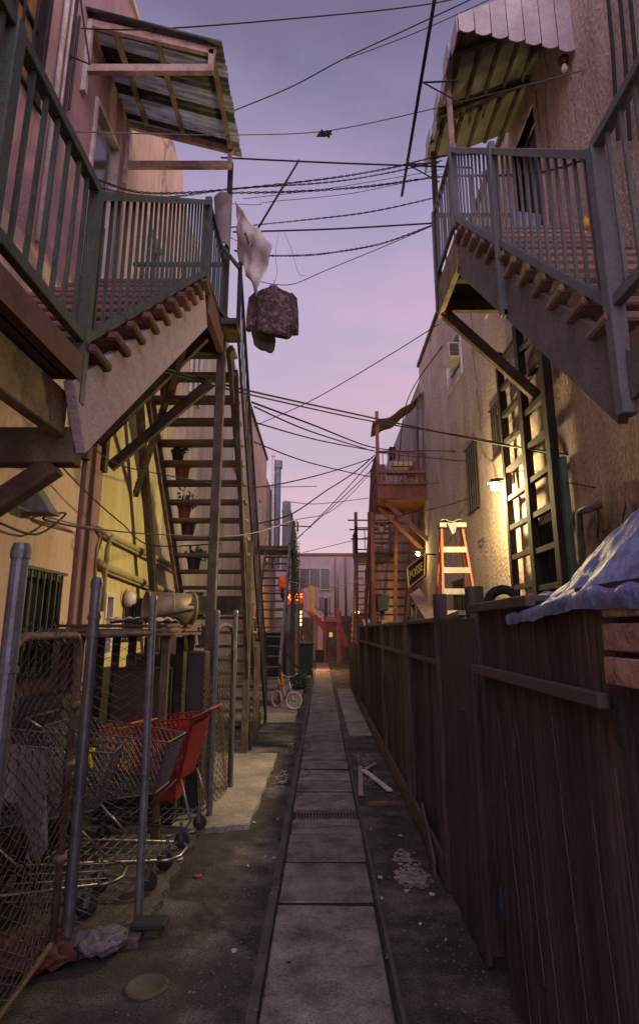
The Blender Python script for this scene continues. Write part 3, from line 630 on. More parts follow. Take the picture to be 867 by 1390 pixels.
# right awning
ra = thing('scalloped_awning', 'scalloped painted metal awning with olive lining over the right balcony', 'awning', (XR, 5.8, 7.6))
y0, y1 = 4.95, 6.95; xo, zo, zi = 1.36, 7.62, 8.12
q = MB(); q.prism([(xo, y0, zo), (XR, y0, zi), (XR, y0, zi+.03), (xo, y0, zo+.03)], (0, y1-y0, 0)); q.build('roof_panel', M_awnu, ra)
for k in range(5):
    t = (k+.5)/5; x = xo+(XR-xo)*t; z = zo+(zi-zo)*t
    q = MB(); q.beam((x, y0+.02, z-.025), (x, y1-.02, z-.025), .04, .045); q.build('purlin', M_darkwood, ra)
for y in (5.3, 6.1):
    q = MB(); q.beam((xo+.02, y, zo-.06), (XR-.02, y, zi-.06), .05, .05); q.build('rafter', M_darkwood, ra)
nst = 7
for k in range(nst):   # near side cheek, hanging strips
    xa = xo+(XR-xo)*k/nst; xb = xo+(XR-xo)*(k+1)/nst; za = zo+.03+(zi-zo)*k/nst; zb_ = zo+.03+(zi-zo)*(k+1)/nst
    zb0 = 7.46-.04*k
    w = (xb-xa)*.94; pts = [(xa, za), (xb-.006, zb_)]
    for i in range(7):
        t = i/6; pts.append((xa+w*(1-t)+.004, zb0-.03*math.sin(math.pi*t)))
    q = MB(); q.prism([(x, y0-.02, z) for x, z in pts], (0, .012, 0)); q.build('side_strip', M_awn, ra)
ne = 7
for k in range(ne):    # outer edge valance scallops
    ya_ = y0+(y1-y0)*k/ne; yb2 = y0+(y1-y0)*(k+1)/ne-.01; pts = [(ya_, zo+.03), (yb2, zo+.03)]
    for i in range(7): t = i/6; pts.append((yb2+(ya_-yb2)*t, zo-.16-.035*math.sin(math.pi*t)))
    q = MB(); q.prism([(xo-.015-.03*(k % 2), y, z) for y, z in pts], (.012, 0, 0)); q.build('valance', M_awn, ra)
lamp = thing('porch_lamp', 'small unlit bare bulb lamp under the scalloped awning', 'lamp', (XR, 5.2, 7.0))
c = at(765, 88, X=XR-.08)
q = MB(); q.lathe(c, [(.0, .09), (.05, .085), (.05, .03), (.03, 0)], 12); q.build('socket', M_black, lamp)
q = MB(); q.lathe(c+Vector((0, 0, -.09)), [(0, -.01), (.025, 0), (.035, .03), (.02, .09)], 12); q.build('bulb', M_white, lamp, smooth=True)

# clothes poles
q = MB(); a, c = at(545, 266, Y=6.9), at(596, -40, X=1.03); q.tube([a, c], .018)
cp = thing('clothes_pole', 'long black pole on brackets running outside the right balcony', 'pole', tuple(a)); q.build('pole', M_black, cp, smooth=True)
for yy in (5.2, 6.35):
    q = MB(); q.tube([(1.03, yy, 7.1), (XQ, yy, 7.12)], .01); q.tube([(1.03, yy, 7.1), (XQ, yy, 6.85)], .008); q.build('bracket', M_black, cp)
q = MB(); q.tube([at(349, 312, Y=6.62), at(406, 217, Y=6.2)], .013)
tag(q.build('clothes_pole', M_black, smooth=True), 'thin black rod slanting up over the alley above the hanging cloth', 'pole')

# ------------------------------------------------------------------ right fence
XF = .835
rf = thing('wooden_fence', 'long dark board fence with rails along the right side of the path', 'fence', (XF, 6, 0))
def boards(X, ya, yb, z0, z1, w=.14, th=.02, m_=M_fence, name='board_panel', par=rf, jit=.008, lean=0):
    q = MB(); y = ya
    while y < yb-.01:
        ww = min(w*random.uniform(.9, 1.1), yb-y); jx = random.uniform(-jit, jit); zt = z1+random.uniform(-.012, .012)
        jy = random.uniform(-.004, .004)
        q.add([(X+jx, y+.004, z0), (X+th+jx, y+.004, z0), (X+th+jx, y+ww-.004, z0), (X+jx, y+ww-.004, z0),
               (X+jx+lean, y+.004+jy, zt), (X+th+jx+lean, y+.004+jy, zt), (X+th+jx+lean, y+ww-.004+jy, zt), (X+jx+lean, y+ww-.004+jy, zt)],
              [(0,3,2,1),(4,5,6,7),(0,1,5,4),(1,2,6,5),(2,3,7,6),(3,0,4,7)])
        y += ww
    return q.build(name, m_, par)
posts = [4.55, 6.25, 8.7, 11.6, 14.0]
for a, c in zip(posts, posts[1:]):
    boards(XF+.02, a+.05, c-.05, .04, 1.42); boards(XF+.035, a+.05, c-.05, 1.42, 1.70)
    for z in (1.40, 1.70):
        q = MB(); q.box((XF-.02, a+.05, z), (XF+.06, c-.05, z+.035)); q.build('rail', M_fencerail, rf, bevel=.004)
    q = MB(); q.beam((XF-.01, a+.06, .09), (XF-.01, c-.06, .09+random.uniform(-.02, .02)), .03, .15); q.build('kickboard', M_fencerail, rf, bevel=.004)
for i, y in enumerate(posts):
    q = MB(); q.box((XF-.03, y-.045, 0), (XF+.055, y+.045, 1.90 if i == 0 else 1.78)); q.build('post', M_fence, rf, bevel=.005)
# wide plank section with second tall post
boards(XF-.01, 3.56, 4.50, .02, 1.72, w=.235, th=.03)
q = MB(); q.box((XF+.025, 3.70, 0), (XF+.115, 3.80, 1.90)); q.build('post', M_fence, rf, bevel=.005)
boards(XF+.02, 14.06, 20, .02, 1.28, par=thing('low_wooden_fence', 'lower weathered board fence beyond the tall fence on the right', 'fence', (XF, 14.1, 0)))
# gate
rg = thing('wooden_gate', 'sagging dark plank gate with strap hinge at the near right', 'gate', (XF, 2.2, 0))
q = MB(); y = 1.25; k = 0
while y < 3.48:
    w = random.uniform(.10, .135); sag = .05*(1-(y-1.25)/2.2)
    l = .0
    yb = y+w-.006
    if yb > 3.5: break
    z0 = .06+random.uniform(0, .02)
    sh = .22*(y-.8)/2.4     # gate droops: bottoms lean nearer than tops
    jx = random.uniform(-.004, .004)
    q.add([(XF+jx, y-sh, z0), (XF+jx+.02, y-sh, z0), (XF+jx+.02, yb-sh, z0), (XF+jx, yb-sh, z0),
           (XF+.01+jx, y, 1.76), (XF+.03+jx, y, 1.76), (XF+.03+jx, yb, 1.76), (XF+.01+jx, yb, 1.76)],
          [(0,3,2,1),(4,5,6,7),(0,1,5,4),(1,2,6,5),(2,3,7,6),(3,0,4,7)])
    # pale worn batten edge
    y += w
q.build('planks', M_fence, rg)
M_edge = mat('worn_plank_edge', (.09, .062, .052), .8, var=.5, scale=6, stretch=(1, 1, .6), stain=(.05, .03, .025), stain_amt=.9, stain_scale=5, bump=.2)
for k in range(7):
    y = 1.6+k*.26+random.uniform(-.06, .06); t0 = random.choice((0, 0, .2, .45)); t1 = random.choice((1, 1, .8, .9)); sh = .22*(y-.8)/2.4; q = MB(); pts = []
    for i in range(9):
        t = t0+(t1-t0)*i/8; pts.append((XF-.008+.004*random.random(), y-sh*(1-t)+random.uniform(-.003, .003), .1+1.3*t))
    q.tube(pts, .0026, 4); q.build('batten', M_edge, rg)
q = MB(); q.box((XF-.035, 1.9, 1.425), (XF+.0, 3.46, 1.47)); q.build('rail', M_fencerail, rg, bevel=.004)
q = MB(); q.box((XF-.03, 2.5, 1.74), (XF+.07, 3.50, 1.785)); q.build('top_rail', M_fencerail, rg, bevel=.004)
q = MB(); h_ = at(840, 975, X=XF-.01); q.box((XF-.016, h_.y-.018, h_.z-.07), (XF-.002, h_.y+.018, h_.z+.07)); q.prism([(XF-.018, h_.y+.016, h_.z+.022), (XF-.018, h_.y+.13, h_.z+.006), (XF-.018, h_.y+.13, h_.z-.006), (XF-.018, h_.y+.016, h_.z-.022)], (.012, 0, 0)); q.build('strap_hinge', M_black, rg)
for k in range(3):
    q = MB(); z = 1.50+k*.092; q.box((XF-.025, .9, z), (XF-.003, 1.86-.01*k, z+.075)); q.build('slat', M_peel, rg, bevel=.004)
q = MB(); c = at(630, 963, X=XF-.03); q.tube([c, c+Vector((-.02, 0, 0))], .014); q.tube([c+Vector((-.01, -.02, -.01)), c+Vector((-.01, .025, .012))], .005); q.build('latch', M_darkmetal, rf)

q = MB(); q.box((XF-.012, .9, 1.766), (XF+.018, 2.05, 1.782)); q.build('top_board', M_fence, rg)
# cloth helper
def cloth(name, corners, nu, nv, fn, m_, parent=None, solid=.004, loc=None):
    a, b_, c, d = [Vector(x) for x in corners]; q = MB(); vs = []
    for j in range(nv+1):
        for i in range(nu+1):
            u, v = i/nu, j/nv; P_ = (a*(1-u)+b_*u)*(1-v)+(d*(1-u)+c*u)*v; vs.append(P_+Vector(fn(u, v)))
    fs = [(j*(nu+1)+i, j*(nu+1)+i+1, (j+1)*(nu+1)+i+1, (j+1)*(nu+1)+i) for j in range(nv) for i in range(nu)]
    q.add(vs, fs); return q.build(name, m_, parent, smooth=True, solid=solid, loc=loc)
# blue tarp draped over the fence: profile sections along y
q = MB(); secs = []
N = 44
for i in range(N+1):
    t = i/N; y = 2.78-1.75*t
    grow = min(1, max(0, t-.06)*2.3)
    g3 = 3*grow**2-2*grow**3
    ztop = 1.82+.30*g3-.02*math.sin(t*9)
    fr = 1.742+.05*max(0, (t-.3)/.7)**1.2-.012*math.sin(t*11)-.02*max(0, .12-t)*8
    row = []; dz = ztop-fr
    prof = [(-.06, fr-.05), (-.058, fr-.0), (-.02, fr+.05*dz), (.05, fr+.28*dz), (.13, fr+.55*dz), (.22, fr+.80*dz), (.33, fr+.96*dz), (.46, ztop), (.62, ztop-.06), (.78, ztop-.24)]
    sc = .35+.65*grow
    for k, (dx, z) in enumerate(prof):
        wv = (.011*math.sin(y*23+k*1.9)+.008*math.sin(y*57+k*3.1)+.006*math.sin(y*91-k*2.2))*min(1, .25+k*.18)
        row.append((XF+.02+dx*(sc if dx > 0 else 1)+wv, y+.01*math.sin(k*2.3+y*20), z+wv*.8))
    secs.append(row)
K = len(secs[0]); vs = [v for r_ in secs for v in r_]
q.add(vs, [(i*K+k, i*K+k+1, (i+1)*K+k+1, (i+1)*K+k) for i in range(N) for k in range(K-1)])
o = q.build('tarpaulin', M_tarp, smooth=True, loc=(XF, 2, 1.8)); ss = o.modifiers.new('sub', 'SUBSURF'); ss.levels = ss.render_levels = 3
for nm_, sc_k, st_ in (('folds', .25, .045), ('creases', .10, .010)):
    tx = bpy.data.textures.new(nm_, 'VORONOI' if nm_ == 'creases' else 'CLOUDS'); tx.noise_scale = sc_k
    dm = o.modifiers.new(nm_, 'DISPLACE'); dm.texture = tx; dm.strength = st_; dm.mid_level = .5; dm.texture_coords = 'LOCAL'
tag(o, 'crumpled blue tarpaulin draped over the top of the near right fence', 'tarpaulin')
q = MB(); q.box((XF+.12, .9, 0), (XF+.75, 2.35, 1.60)); tag(q.build('storage_crate', M_darkwood, bevel=.01), 'dark crate stacked behind the near gate under the blue tarpaulin', 'crate')

# ------------------------------------------------------------------ step ladder
LY = 9.15
sl = thing('step_ladder', 'orange step ladder with pale aluminium steps behind the right fence', 'step ladder', (1.8, LY, 0))
xc = 1.93; topz = 3.12
def lad(z, s): w = .155+.21*(topz-z)/topz; return Vector((xc+s*w, LY-.75*(topz-z)/topz, z))
for s in (-1, 1):
    q = MB(); q.beam(lad(0, s), lad(topz, s), .035, .085, up=(0, 1, 0)); q.build('front_rail', M_orangerail, sl, bevel=.004)
    q = MB(); a = lad(0, s); c = lad(topz, s); q.beam((a.x, LY+.7, 0), (c.x, LY+.06, topz-.02), .03, .05, up=(0, 1, 0)); q.build('rear_rail', M_orangerail, sl, bevel=.004)
for k in range(1, 10):
    z = topz-k*.305; a, c = lad(z, -1), lad(z, 1); q = MB(); q.box((a.x+.0, a.y-.06, z-.012), (c.x, a.y+.05, z+.012)); q.box((a.x, a.y-.06, z-.07), (c.x, a.y-.05, z-.012)); q.build('step', M_alum, sl)
q = MB(); q.box((xc-.2, LY-.12, topz), (xc+.2, LY+.12, topz+.07)); q.build('top_cap', M_alum, sl, bevel=.01)
o = cloth('rag', [(xc-.19, LY-.15, topz+.09), (xc+.14, LY-.15, topz+.09), (xc+.1, LY+.12, topz+.09), (xc-.19, LY+.12, topz+.09)], 12, 8, lambda u, v: (random.uniform(-.012, .012), 0, .02*math.sin(u*9)+.015*math.sin(v*8)), M_greycloth, loc=(xc, LY, topz+.08))
tag(o, 'pale crumpled rag lying on top of the orange step ladder', 'rag')
o = cloth('paint_cloth', [(xc-.10, LY-.15, topz+.05), (xc+.05, LY-.15, topz+.05), (xc+.02, LY-.155, topz-.09), (xc-.03, LY-.155, topz-.12)], 8, 8, lambda u, v: (0, -.012*math.sin(u*9), 0), M_greycloth, loc=(xc, LY-.16, topz))
tag(o, 'white cloth hanging from the front of the step ladder cap', 'cloth')

# yard things behind right fence
q = MB()
for k in range(3): q.beam((1.05+.02*k, 4.6, 1.68+.045*k), (1.7, 9.4, 1.66+.045*k), .2, .035)
o = q.build('lumber_pile', M_tan, loc=(1.3, 7, 0)); tag(o, 'pile of tan planks lying level with the fence top behind the ladder', 'lumber')
q = MB(); q.box((1.15, 4.9, 0), (1.6, 9.1, 1.64)); tag(q.build('work_bench', M_darkwood, bevel=.01), 'long dark bench behind the fence carrying the tan planks', 'bench')
q = MB(); c = at(682, 820, X=1.75); q.ring(c, (.5, 1, 0), .145, .045, 24, 8)
for yy in (c.y+.11,): q.ring((c.x+.04, yy, c.z), (.5, 1, 0), .145, .045, 24, 8)
o = q.build('car_tyre', M_rubber, smooth=True, loc=c); tag(o, 'two black tyres leaning together behind the fence below the wooden frame', 'tyres')
q = MB(); q.box((1.62, c.y-.3, 0), (2.0, c.y+.5, c.z-.225)); tag(q.build('storage_box', M_darkwood), 'dark box behind the fence with the tyres on it', 'box')
q = MB(); q.beam(at(562, 803, Y=10.5), at(590, 845, Y=10.3), .2, .03, up=(0, 1, 0)); q.beam(at(590, 845, Y=10.3), at(592, 900, Y=10.25), .2, .03, up=(0, 1, 0))
tag(q.build('leaning_board', M_pinktread), 'brown board leaning behind the fence left of the step ladder', 'board')
for k, px in enumerate((493, 500)):
    q = MB(); q.beam(at(px, 841, Y=13.), at(px+4, 860, Y=12.9), .035, .035); q.beam(at(px+4, 860, Y=12.9), Vector((at(px+4, 860, Y=12.9).x, 12.9, 0)), .035, .035)
    tag(q.build('white_stake', M_white), ['short white stake poking over the far fence, left one', 'short white stake poking over the far fence, right one'][k], 'stake', 'white stakes behind the fence')
bh = thing('mailbox', 'dark boxy mailbox on the fence post beside the red stairs', 'mailbox', (XF+.05, 8.7, 0))
c = at(518, 820, Y=8.75); q = MB(); q.prism([(c.x-.07, 8.6, c.z-.11), (c.x+.07, 8.6, c.z-.09), (c.x+.10, 8.6, c.z+.11), (c.x+.02, 8.6, c.z+.15), (c.x-.08, 8.6, c.z+.06)], (0, .28, 0)); q.build('box', mat('black_mailbox', (.02, .018, .02), .85, bump=.2, spec=.1), bh, bevel=.01)
q = MB(); q.beam((c.x, 8.74, 1.75), (c.x, 8.74, c.z-.08), .05, .05, up=(0, 1, 0)); q.build('bracket', M_black, bh)
# pipes on right wall
q = MB(); q.tube([at(793, 800, X=XR-.1), at(785, 700, X=XR-.1), at(788, 694, X=XR-.1), at(812, 686, X=XR-.1)], .035); o = q.build('vent_pipe', M_grey_st if False else M_greystr, smooth=True, loc=(XR-.1, 5, 2)); tag(o, 'bent grey vent pipe low on the near right wall', 'pipe')
for k, (px, pa, pb, m_) in enumerate(((823, 655, 720, M_pipe), (811, 680, 730, M_galv))):
    q = MB(); q.tube([at(px, pa, X=XR-.05), at(px-1, pb, X=XR-.05)], .025 if k == 0 else .012); o = q.build('conduit', m_, smooth=True, loc=(XR-.05, 4.6, 2.6)); tag(o, ['olive vertical pipe stub on the near right wall', 'thin pale conduit between the vent pipe and olive stub'][k], 'pipe', 'pipes on the right wall')
# vertical grille bars / cable runs upper right
q = MB()
for px in (822, 838, 852): q.tube([at(px, -30, X=XR-.04), at(px+9, 70, X=XR-.04), at(px+16, 190, X=XR-.04)], .016, 6)
o = q.build('cable_run', M_cable, loc=(XR, 4.5, 7)); tag(o, 'dark cables running down the near right wall beside the awning', 'cables')
# blue cloth & yellow ball on right landing
q = MB(); q.beam((XR-.3, 6.1, 5.7), (XR-.05, 6.45, 6.5), .02, .35, up=(1, 0, 0)); tag(q.build('ironing_board', mat('pale_blue_board', (.38, .43, .55), .6)), 'pale blue board leaning by the right upper door', 'board')
q = MB(); q.lathe(at(795, 306, X=XR-.5)+Vector((0, 0, 0)), [(0, -.05), (.03, -.043), (.05, 0), (.03, .043), (.012, .05), (.012, .07), (0, .07)], 12); tag(q.build('yellow_jug', mat('yellow_plastic', (.6, .35, .03), .4), smooth=True), 'small yellow jug on the right stair top', 'jug')

# ------------------------------------------------------------------ lamps
def wall_light(px, py, X, label, power, col=(1, .70, .27), sz=.052, m_=M_bulb):
    c = at(px, py, X=X-.26); t_ = thing('wall_lamp', label, 'wall lamp', tuple(c), 'lit lamps on the right walls')
    q = MB(); q.box((X-.24, c.y-.012, c.z+.10), (X-.001, c.y+.012, c.z+.13)); q.box((X-.03, c.y-.05, c.z+.05), (X-.001, c.y+.05, c.z+.17)); q.build('bracket', M_darkmetal, t_, bevel=.006)
    q = MB(); q.blob(c, (sz, sz*1.1, sz*.9), 3, 12, 0); q.build('bulb', m_, t_, smooth=True)
    q = MB(); q.lathe(c+Vector((0, 0, .05)), [(.02, .06), (.05, .05), (.09, .01), (.095, .01), (.055, .06), (.02, .07)], 18); q.build('hood', M_darkmetal, t_)
    return c, t_
def light(name, typ, loc, e_, col, size=.1, rot=None, parent=None):
    l = bpy.data.lights.new(name, typ); l.energy = e_; l.color = col
    if typ == 'POINT': l.shadow_soft_size = size
    if typ == 'AREA': l.size = size; l.spread = R(125)
    o = bpy.data.objects.new(name, l); COL.objects.link(o); o.location = loc
    if rot is not None: o.rotation_euler = rot
    if parent: o.parent = parent; o.location = Vector(loc)-ORI[parent.name]
    return o
c, t_ = wall_light(671, 662, XR, 'glowing warm lamp on the rough wall between barred windows', 0)
light('lamp_light', 'POINT', c+Vector((-.14, 0, -.06)), 250, (1, .74, .33), .1, parent=t_)
light('lamp_flood', 'AREA', c+Vector((-.19, 0, -.06)), 60, (1, .78, .45), .16, rot=(0, R(55), 0), parent=t_)
c, t_ = wall_light(567, 752, XR+.1, 'glowing warm lamp above the lettered sign under the red balcony', 0)
light('lamp_light', 'POINT', c+Vector((-.1, -.1, -.03)), 30, (1, .68, .22), .1, parent=t_)
c = at(484.5, 831, Y=24); t_ = thing('wall_lamp', 'small far amber lamp under the distant right stairs', 'lamp', tuple(c), 'lit lamps on the right walls')
q = MB(); q.blob(c, (.08, .08, .08), 1, 10, 0); q.build('bulb', emit('far_lamp_bulb', (1., .62, .18), 14), t_, smooth=True); q = MB(); q.tube([c+Vector((0, 0, .07)), c+Vector((.9, 0, .2))], .012); q.build('bracket', M_black, t_)
light('lamp_light', 'POINT', c+Vector((0, -.15, 0)), 40, (1, .55, .16), .1, parent=t_)

# lettered sign
sg = thing('lettered_sign', 'dark board sign with glowing yellow letters and frame under the red balcony lamp', 'sign', (XR, 13.6, 3))
XS = XR-.12
pa, pb, pc, pd = (553, 771), (577, 752), (576, 781), (555, 798)
P4 = [at(x, y, Y=14.4-(0.9*(x-553)/24)) for x, y in (pa, pb, pc, pd)]
xd = (P4[1]-P4[0]).normalized(); yd = (P4[0]-P4[3]).normalized(); nn = xd.cross(yd).normalized()
if nn.y > 0: nn = -nn
q = MB(); q.prism(P4, -nn*.05); q.build('board', M_black, sg)
q = MB()
for i in range(4): q.beam(P4[i]+nn*.01, P4[(i+1) % 4]+nn*.01, .03, .03)
q.build('frame', mat('yellow_sign_paint', (.75, .55, .15), .5), sg)
ctr = sum(P4, Vector())/4
text_part('lettering', 'POSSE', .26, ctr+nn*.012, xd, yd, mat('yellow_letters', (.85, .62, .12), .5), sg)
q = MB(); q.beam(P4[1]-nn*.03, (XR, P4[1].y+.1, P4[1].z), .03, .03); q.build('bracket', M_darkmetal, sg)
text_part('graffiti', 'TOP', .20, (XR-.008, wy(653, 738, XR), zat(653, 738, XR)), (0, -1, .06), (0, 0, 1), mat('grey_spray', (.10, .08, .05), .9), r1, .001)

# ------------------------------------------------------------------ red balcony + stairs (right, mid distance)
rb = thing('red_staircase', 'rust red balcony and staircase with awning in the middle distance on the right', 'staircase', (1.4, 15, 0))
xi, xw = 1.35, XR+.08
q = MB(); q.box((xi, 14.5, 4.72), (xw, 16.4, 5.0)); q.build('balcony_floor', M_redwood, rb, bevel=.01)
q = MB(); q.box((xi-.03, 14.42, 4.68), (xw, 14.5, 5.03)); q.build('fascia', M_redwood, rb, bevel=.01)
for z in (5.35, 5.86):
    q = MB(); q.beam((xi, 14.5, z), (xw, 14.5, z), .05, .06); q.beam((xi, 14.5, z), (xi, 16.4, z), .05, .06); q.build('rail', M_redwood, rb)
for y in (14.5, 15.4, 16.4):
    q = MB(); q.beam((xi, y, 4.9), (xi, y, 6.9 if y < 15 else 5.9), .08, .08, up=(0, 1, 0)); q.build('post', M_redwood, rb)
for k in range(9):
    x = xi+.12+k*.125; q = MB(); q.beam((x, 14.5, 5.0), (x, 14.5, 5.84), .02, .02, up=(0, 1, 0)); q.build('baluster', M_redwood, rb)
for k in range(11):
    y = 14.62+k*.165; q = MB(); q.beam((xi, y, 5.0), (xi, y, 5.84), .02, .02, up=(0, 1, 0)); q.build('baluster', M_redwood, rb)
q = MB(); q.box((xi-.02, 14.36, 5.30), (xw, 14.40, 5.36)); q.box((xi-.02, 14.36, 5.02), (xw, 14.40, 5.08)); q.build('cross_slats', M_redwood, rb)
for k, (x0, z0, w_, h_, m_, l) in enumerate(((1.45, 5.0, .14, .7, M_greycloth, 'grey tall bundle at the left corner of the red balcony'), (1.62, 5.5, .5, .10, M_potw, 'yellowish box stacked high on the red balcony'), (2.15, 5.0, .2, .75, M_redtread, 'dark red panel standing on the red balcony by the wall'), (1.7, 5.86, .16, .3, M_darkmetal, 'dark box on top of the red balcony rail'))):
    q = MB(); q.box((x0, 15.05, z0), (x0+w_, 15.3, z0+h_)); tag(q.build('stored_bundle', m_, bevel=.01), l, 'bundle', 'stored things on the red balcony')
for k, (z, x0, x1, m_) in enumerate(((5.08, 1.75, 2.5, M_sheet), (5.2, 1.95, 2.5, M_tan), (5.45, 1.6, 2.1, M_tan), (5.6, 1.7, 2.2, M_potw))):
    q = MB(); q.box((x0, 14.6, z-.06), (x1, 15.0, z+.05)); o = q.build('stored_plank', m_); tag(o, ['white plank bundle lowest on the red balcony', 'tan plank above the white bundle on the red balcony', 'tan box on the red balcony shelf at left', 'pale box topmost on the red balcony shelf'][k], 'plank', 'stored things on the red balcony')
flight(rb, xi+.05, xi+1.1, 21.2, .1, 16.3, 4.85, 20, M_redwood, M_orgwood, depth=.2, tt=.05, over=.05, sd=.22, sofs=-.1)
railing(rb, (xi, 16.4, 4.95), (xi, 21.2, .2), h=.9, m_=M_redwood, spacing=.22, newels=(0, 1), bar=.03)
for a, c in (((xi+.1, 14.6, 4.7), (xw-.05, 14.6, 3.7)), ((xi+.1, 15.6, 4.7), (xw-.05, 15.6, 3.6))):
    q = MB(); q.beam(a, c, .08, .1); q.build('knee_brace', M_orgwood, rb)
q = MB(); q.beam((xi+.62, 16.2, 4.6), (xi+.4, 16.0, 0), .09, .09, up=(0, 1, 0)); q.build('post', M_orgwood, rb)
q = MB(); q.beam((xi-.02, 16.3, 4.7), (xi-.02, 16.3, 0), .1, .1, up=(0, 1, 0)); q.build('post', M_redwood, rb)
o = cloth('canopy', [(xi-.12, 14.3, 6.55), (xw-.1, 14.3, 7.35), (xw-.1, 15.9, 7.5), (xi-.05, 15.9, 6.7)], 16, 10, lambda u, v: (0, 0, -.12*math.sin(u*math.pi)+.03*math.sin(u*14+v*4)), M_canvas, loc=(1.9, 15, 7))
tag(o, 'sagging canvas canopy stretched over the red balcony', 'canopy')
q = MB(); q.beam((xw-.18, 14.6, 5.0), (xw-.12, 14.6, 7.35), .1, .1, up=(0, 1, 0)); q.blob((xw-.14, 14.6, 7.2), (.11, .11, .22), 2, 10, .1)
tag(q.build('rolled_mat', M_greycloth, smooth=True), 'grey rolled mat standing upright in the red balcony corner', 'mat')

# pots
def leaves(mb, c, rad, n, seed, s=.05):
    rnd = random.Random(seed)
    for _ in range(n):
        d = Vector((rnd.gauss(0, 1), rnd.gauss(0, 1), rnd.gauss(0, 1))).normalized()*rnd.random()**.5
        P_ = Vector(c)+Vector((d.x*rad[0], d.y*rad[1], d.z*rad[2])); t = Vector((rnd.uniform(-1, 1), rnd.uniform(-1, 1), rnd.uniform(-.6, .8))).normalized()
        sd = t.orthogonal().normalized(); l = s*rnd.uniform(.7, 1.4)
        mb.add([P_, P_+t*l*.5+sd*l*.22, P_+t*l, P_+t*l*.5-sd*l*.22], [(0, 1, 2, 3)])
def pot(x, y, z, r, h, m_, label, group, plant, seed):
    t_ = thing('potted_plant' if plant else 'flower_pot', label, 'potted plant' if plant else 'pot', (x, y, z), group)
    q = MB(); q.lathe((x, y, z), [(0, 0), (r*.7, 0), (r*.95, h*.85), (r*1.08, h*.85), (r*1.08, h), (r*.92, h), (r*.9, h*.8), (0, h*.8)], 16); q.build('pot', m_, t_, smooth=False)
    if plant: q = MB(); leaves(q, (x+.03, y, z+h+plant*.4), (r*1.4, r*1.2, plant), int(60+plant*300), seed, .075); q.build('foliage', M_leaf, t_)
def tz(y): # z of top of tread on flight 2 around y
    k = math.floor((Yb1-y)/((Yb1-Yb0)/n2)); k = max(0, min(n2-1, k)); return (k+.5)*5.0/n2, Yb1-(k+.5)*(Yb1-Yb0)/n2
labs = ['dark pot on the highest step of the left stairs', 'terracotta pot with small cactus on an upper left step', 'tall orange pot on the left stairs', 'terracotta pot with spiky green plant on the left stairs', 'black nursery pot in the middle of the left stairs',
        'black nursery pot with drooping stalks on the left stairs', 'cream bowl pot on the left stairs', 'dark glazed pot low on the left stairs', 'grey pot on the lower left stairs']
for k, (yy, r_, h_, m_, pl) in enumerate(((7.35, .12, .26, M_terra, 0), (7.95, .09, .16, M_potg, .06), (8.15, .11, .24, M_terra, 0), (8.55, .10, .2, M_terra, .16), (8.8, .11, .22, M_potg, 0), (9.15, .11, .2, M_potg, .1), (9.6, .13, .14, M_potw, 0), (9.85, .11, .2, M_potg, 0), (10.3, .11, .2, M_greycloth, .07))):
    z, yc = tz(yy); pot(-1.93+.02*(k % 3), yc, z, r_, h_, m_, labs[k], 'pots on the left stairs', pl, 40+k)
labs = ['cream pot with green plant highest on the red stairs', 'pale pot second from the top of the red stairs', 'yellow pot with leaves on the red stairs', 'pale saucer pot lower on the red stairs', 'leafy green pot near the middle of the red stairs', 'cream pot near the bottom of the red stairs']
for k in range(6):
    kk = 17-k*2; yc = 21.2-(kk+.5)*4.9/20; z = .1+(kk+.5)*4.75/20
    pot(xi+.28, yc, z, .11, .15, [M_potw, M_tan, M_potw][k % 3], labs[k], 'pots on the red stairs', (.1, 0, .14, 0, .16, 0)[k], 80+k)

# ------------------------------------------------------------------ mid left staircase
s2 = thing('grey_staircase', 'narrow dark staircase with grey handrail beyond the bicycle on the left', 'staircase', (-1.2, 14, 0))
flight(s2, -1.62, -.92, 13.6, .1, 17.9, 4.0, 18, M_darkwood, M_darkwood, depth=.2, tt=.04, over=.03, sd=.2, sofs=-.08)
q = MB(); q.beam((-.88, 13.4, .95), (-.88, 17.9, 4.9), .05, .05); q.build('handrail', M_galv, s2)
for k in range(5):
    t = k/4; q = MB(); q.beam((-.88, 13.5+4.3*t, .1+3.9*t), (-.88, 13.5+4.3*t, 1.05+3.85*t), .04, .04, up=(0, 1, 0)); q.build('rail_post', M_darkmetal, s2)
q = MB(); q.box((-2.38, 17.9, 3.9), (-.85, 19.2, 4.02)); q.build('landing_floor', M_darkwood, s2)
railing(s2, (-.9, 17.95, 4.02), (-.9, 19.15, 4.02), m_=M_darkwood, spacing=.2)
for x in (-2.2, -.9):
    q = MB(); q.beam((x, 19.1, 0), (x, 19.1, 3.9), .1, .1, up=(0, 1, 0)); q.build('post', M_darkwood, s2)
# pole with spikes + vine
vy = 20.
vp = thing('vine_covered_pole', 'tall pole wrapped in climbing vine beyond the grey staircase', 'pole', (at(398, 800, Y=vy).x, vy, 0))
c0 = at(399, 800, Y=vy); q = MB(); q.tube([(c0.x, vy, 0), (c0.x, vy, 5.1)], .05, 8, r2=.02); q.build('pole', M_darkwood, vp)
q = MB(); a = at(358, 712, Y=vy); c = at(423, 715, Y=vy); q.tube([a, c], .02); q.tube([at(404, 722, Y=vy), at(404, 708, Y=vy)], .03); q.build('crossarm', M_darkwood, vp)
q = MB(); leaves(q, (c0.x+.02, vy, 3.4), (.17, .17, 1.3), 1800, 5, .07); leaves(q, (c0.x, vy, 4.5), (.08, .08, .6), 250, 6, .07); q.build('foliage', M_leaf, vp)
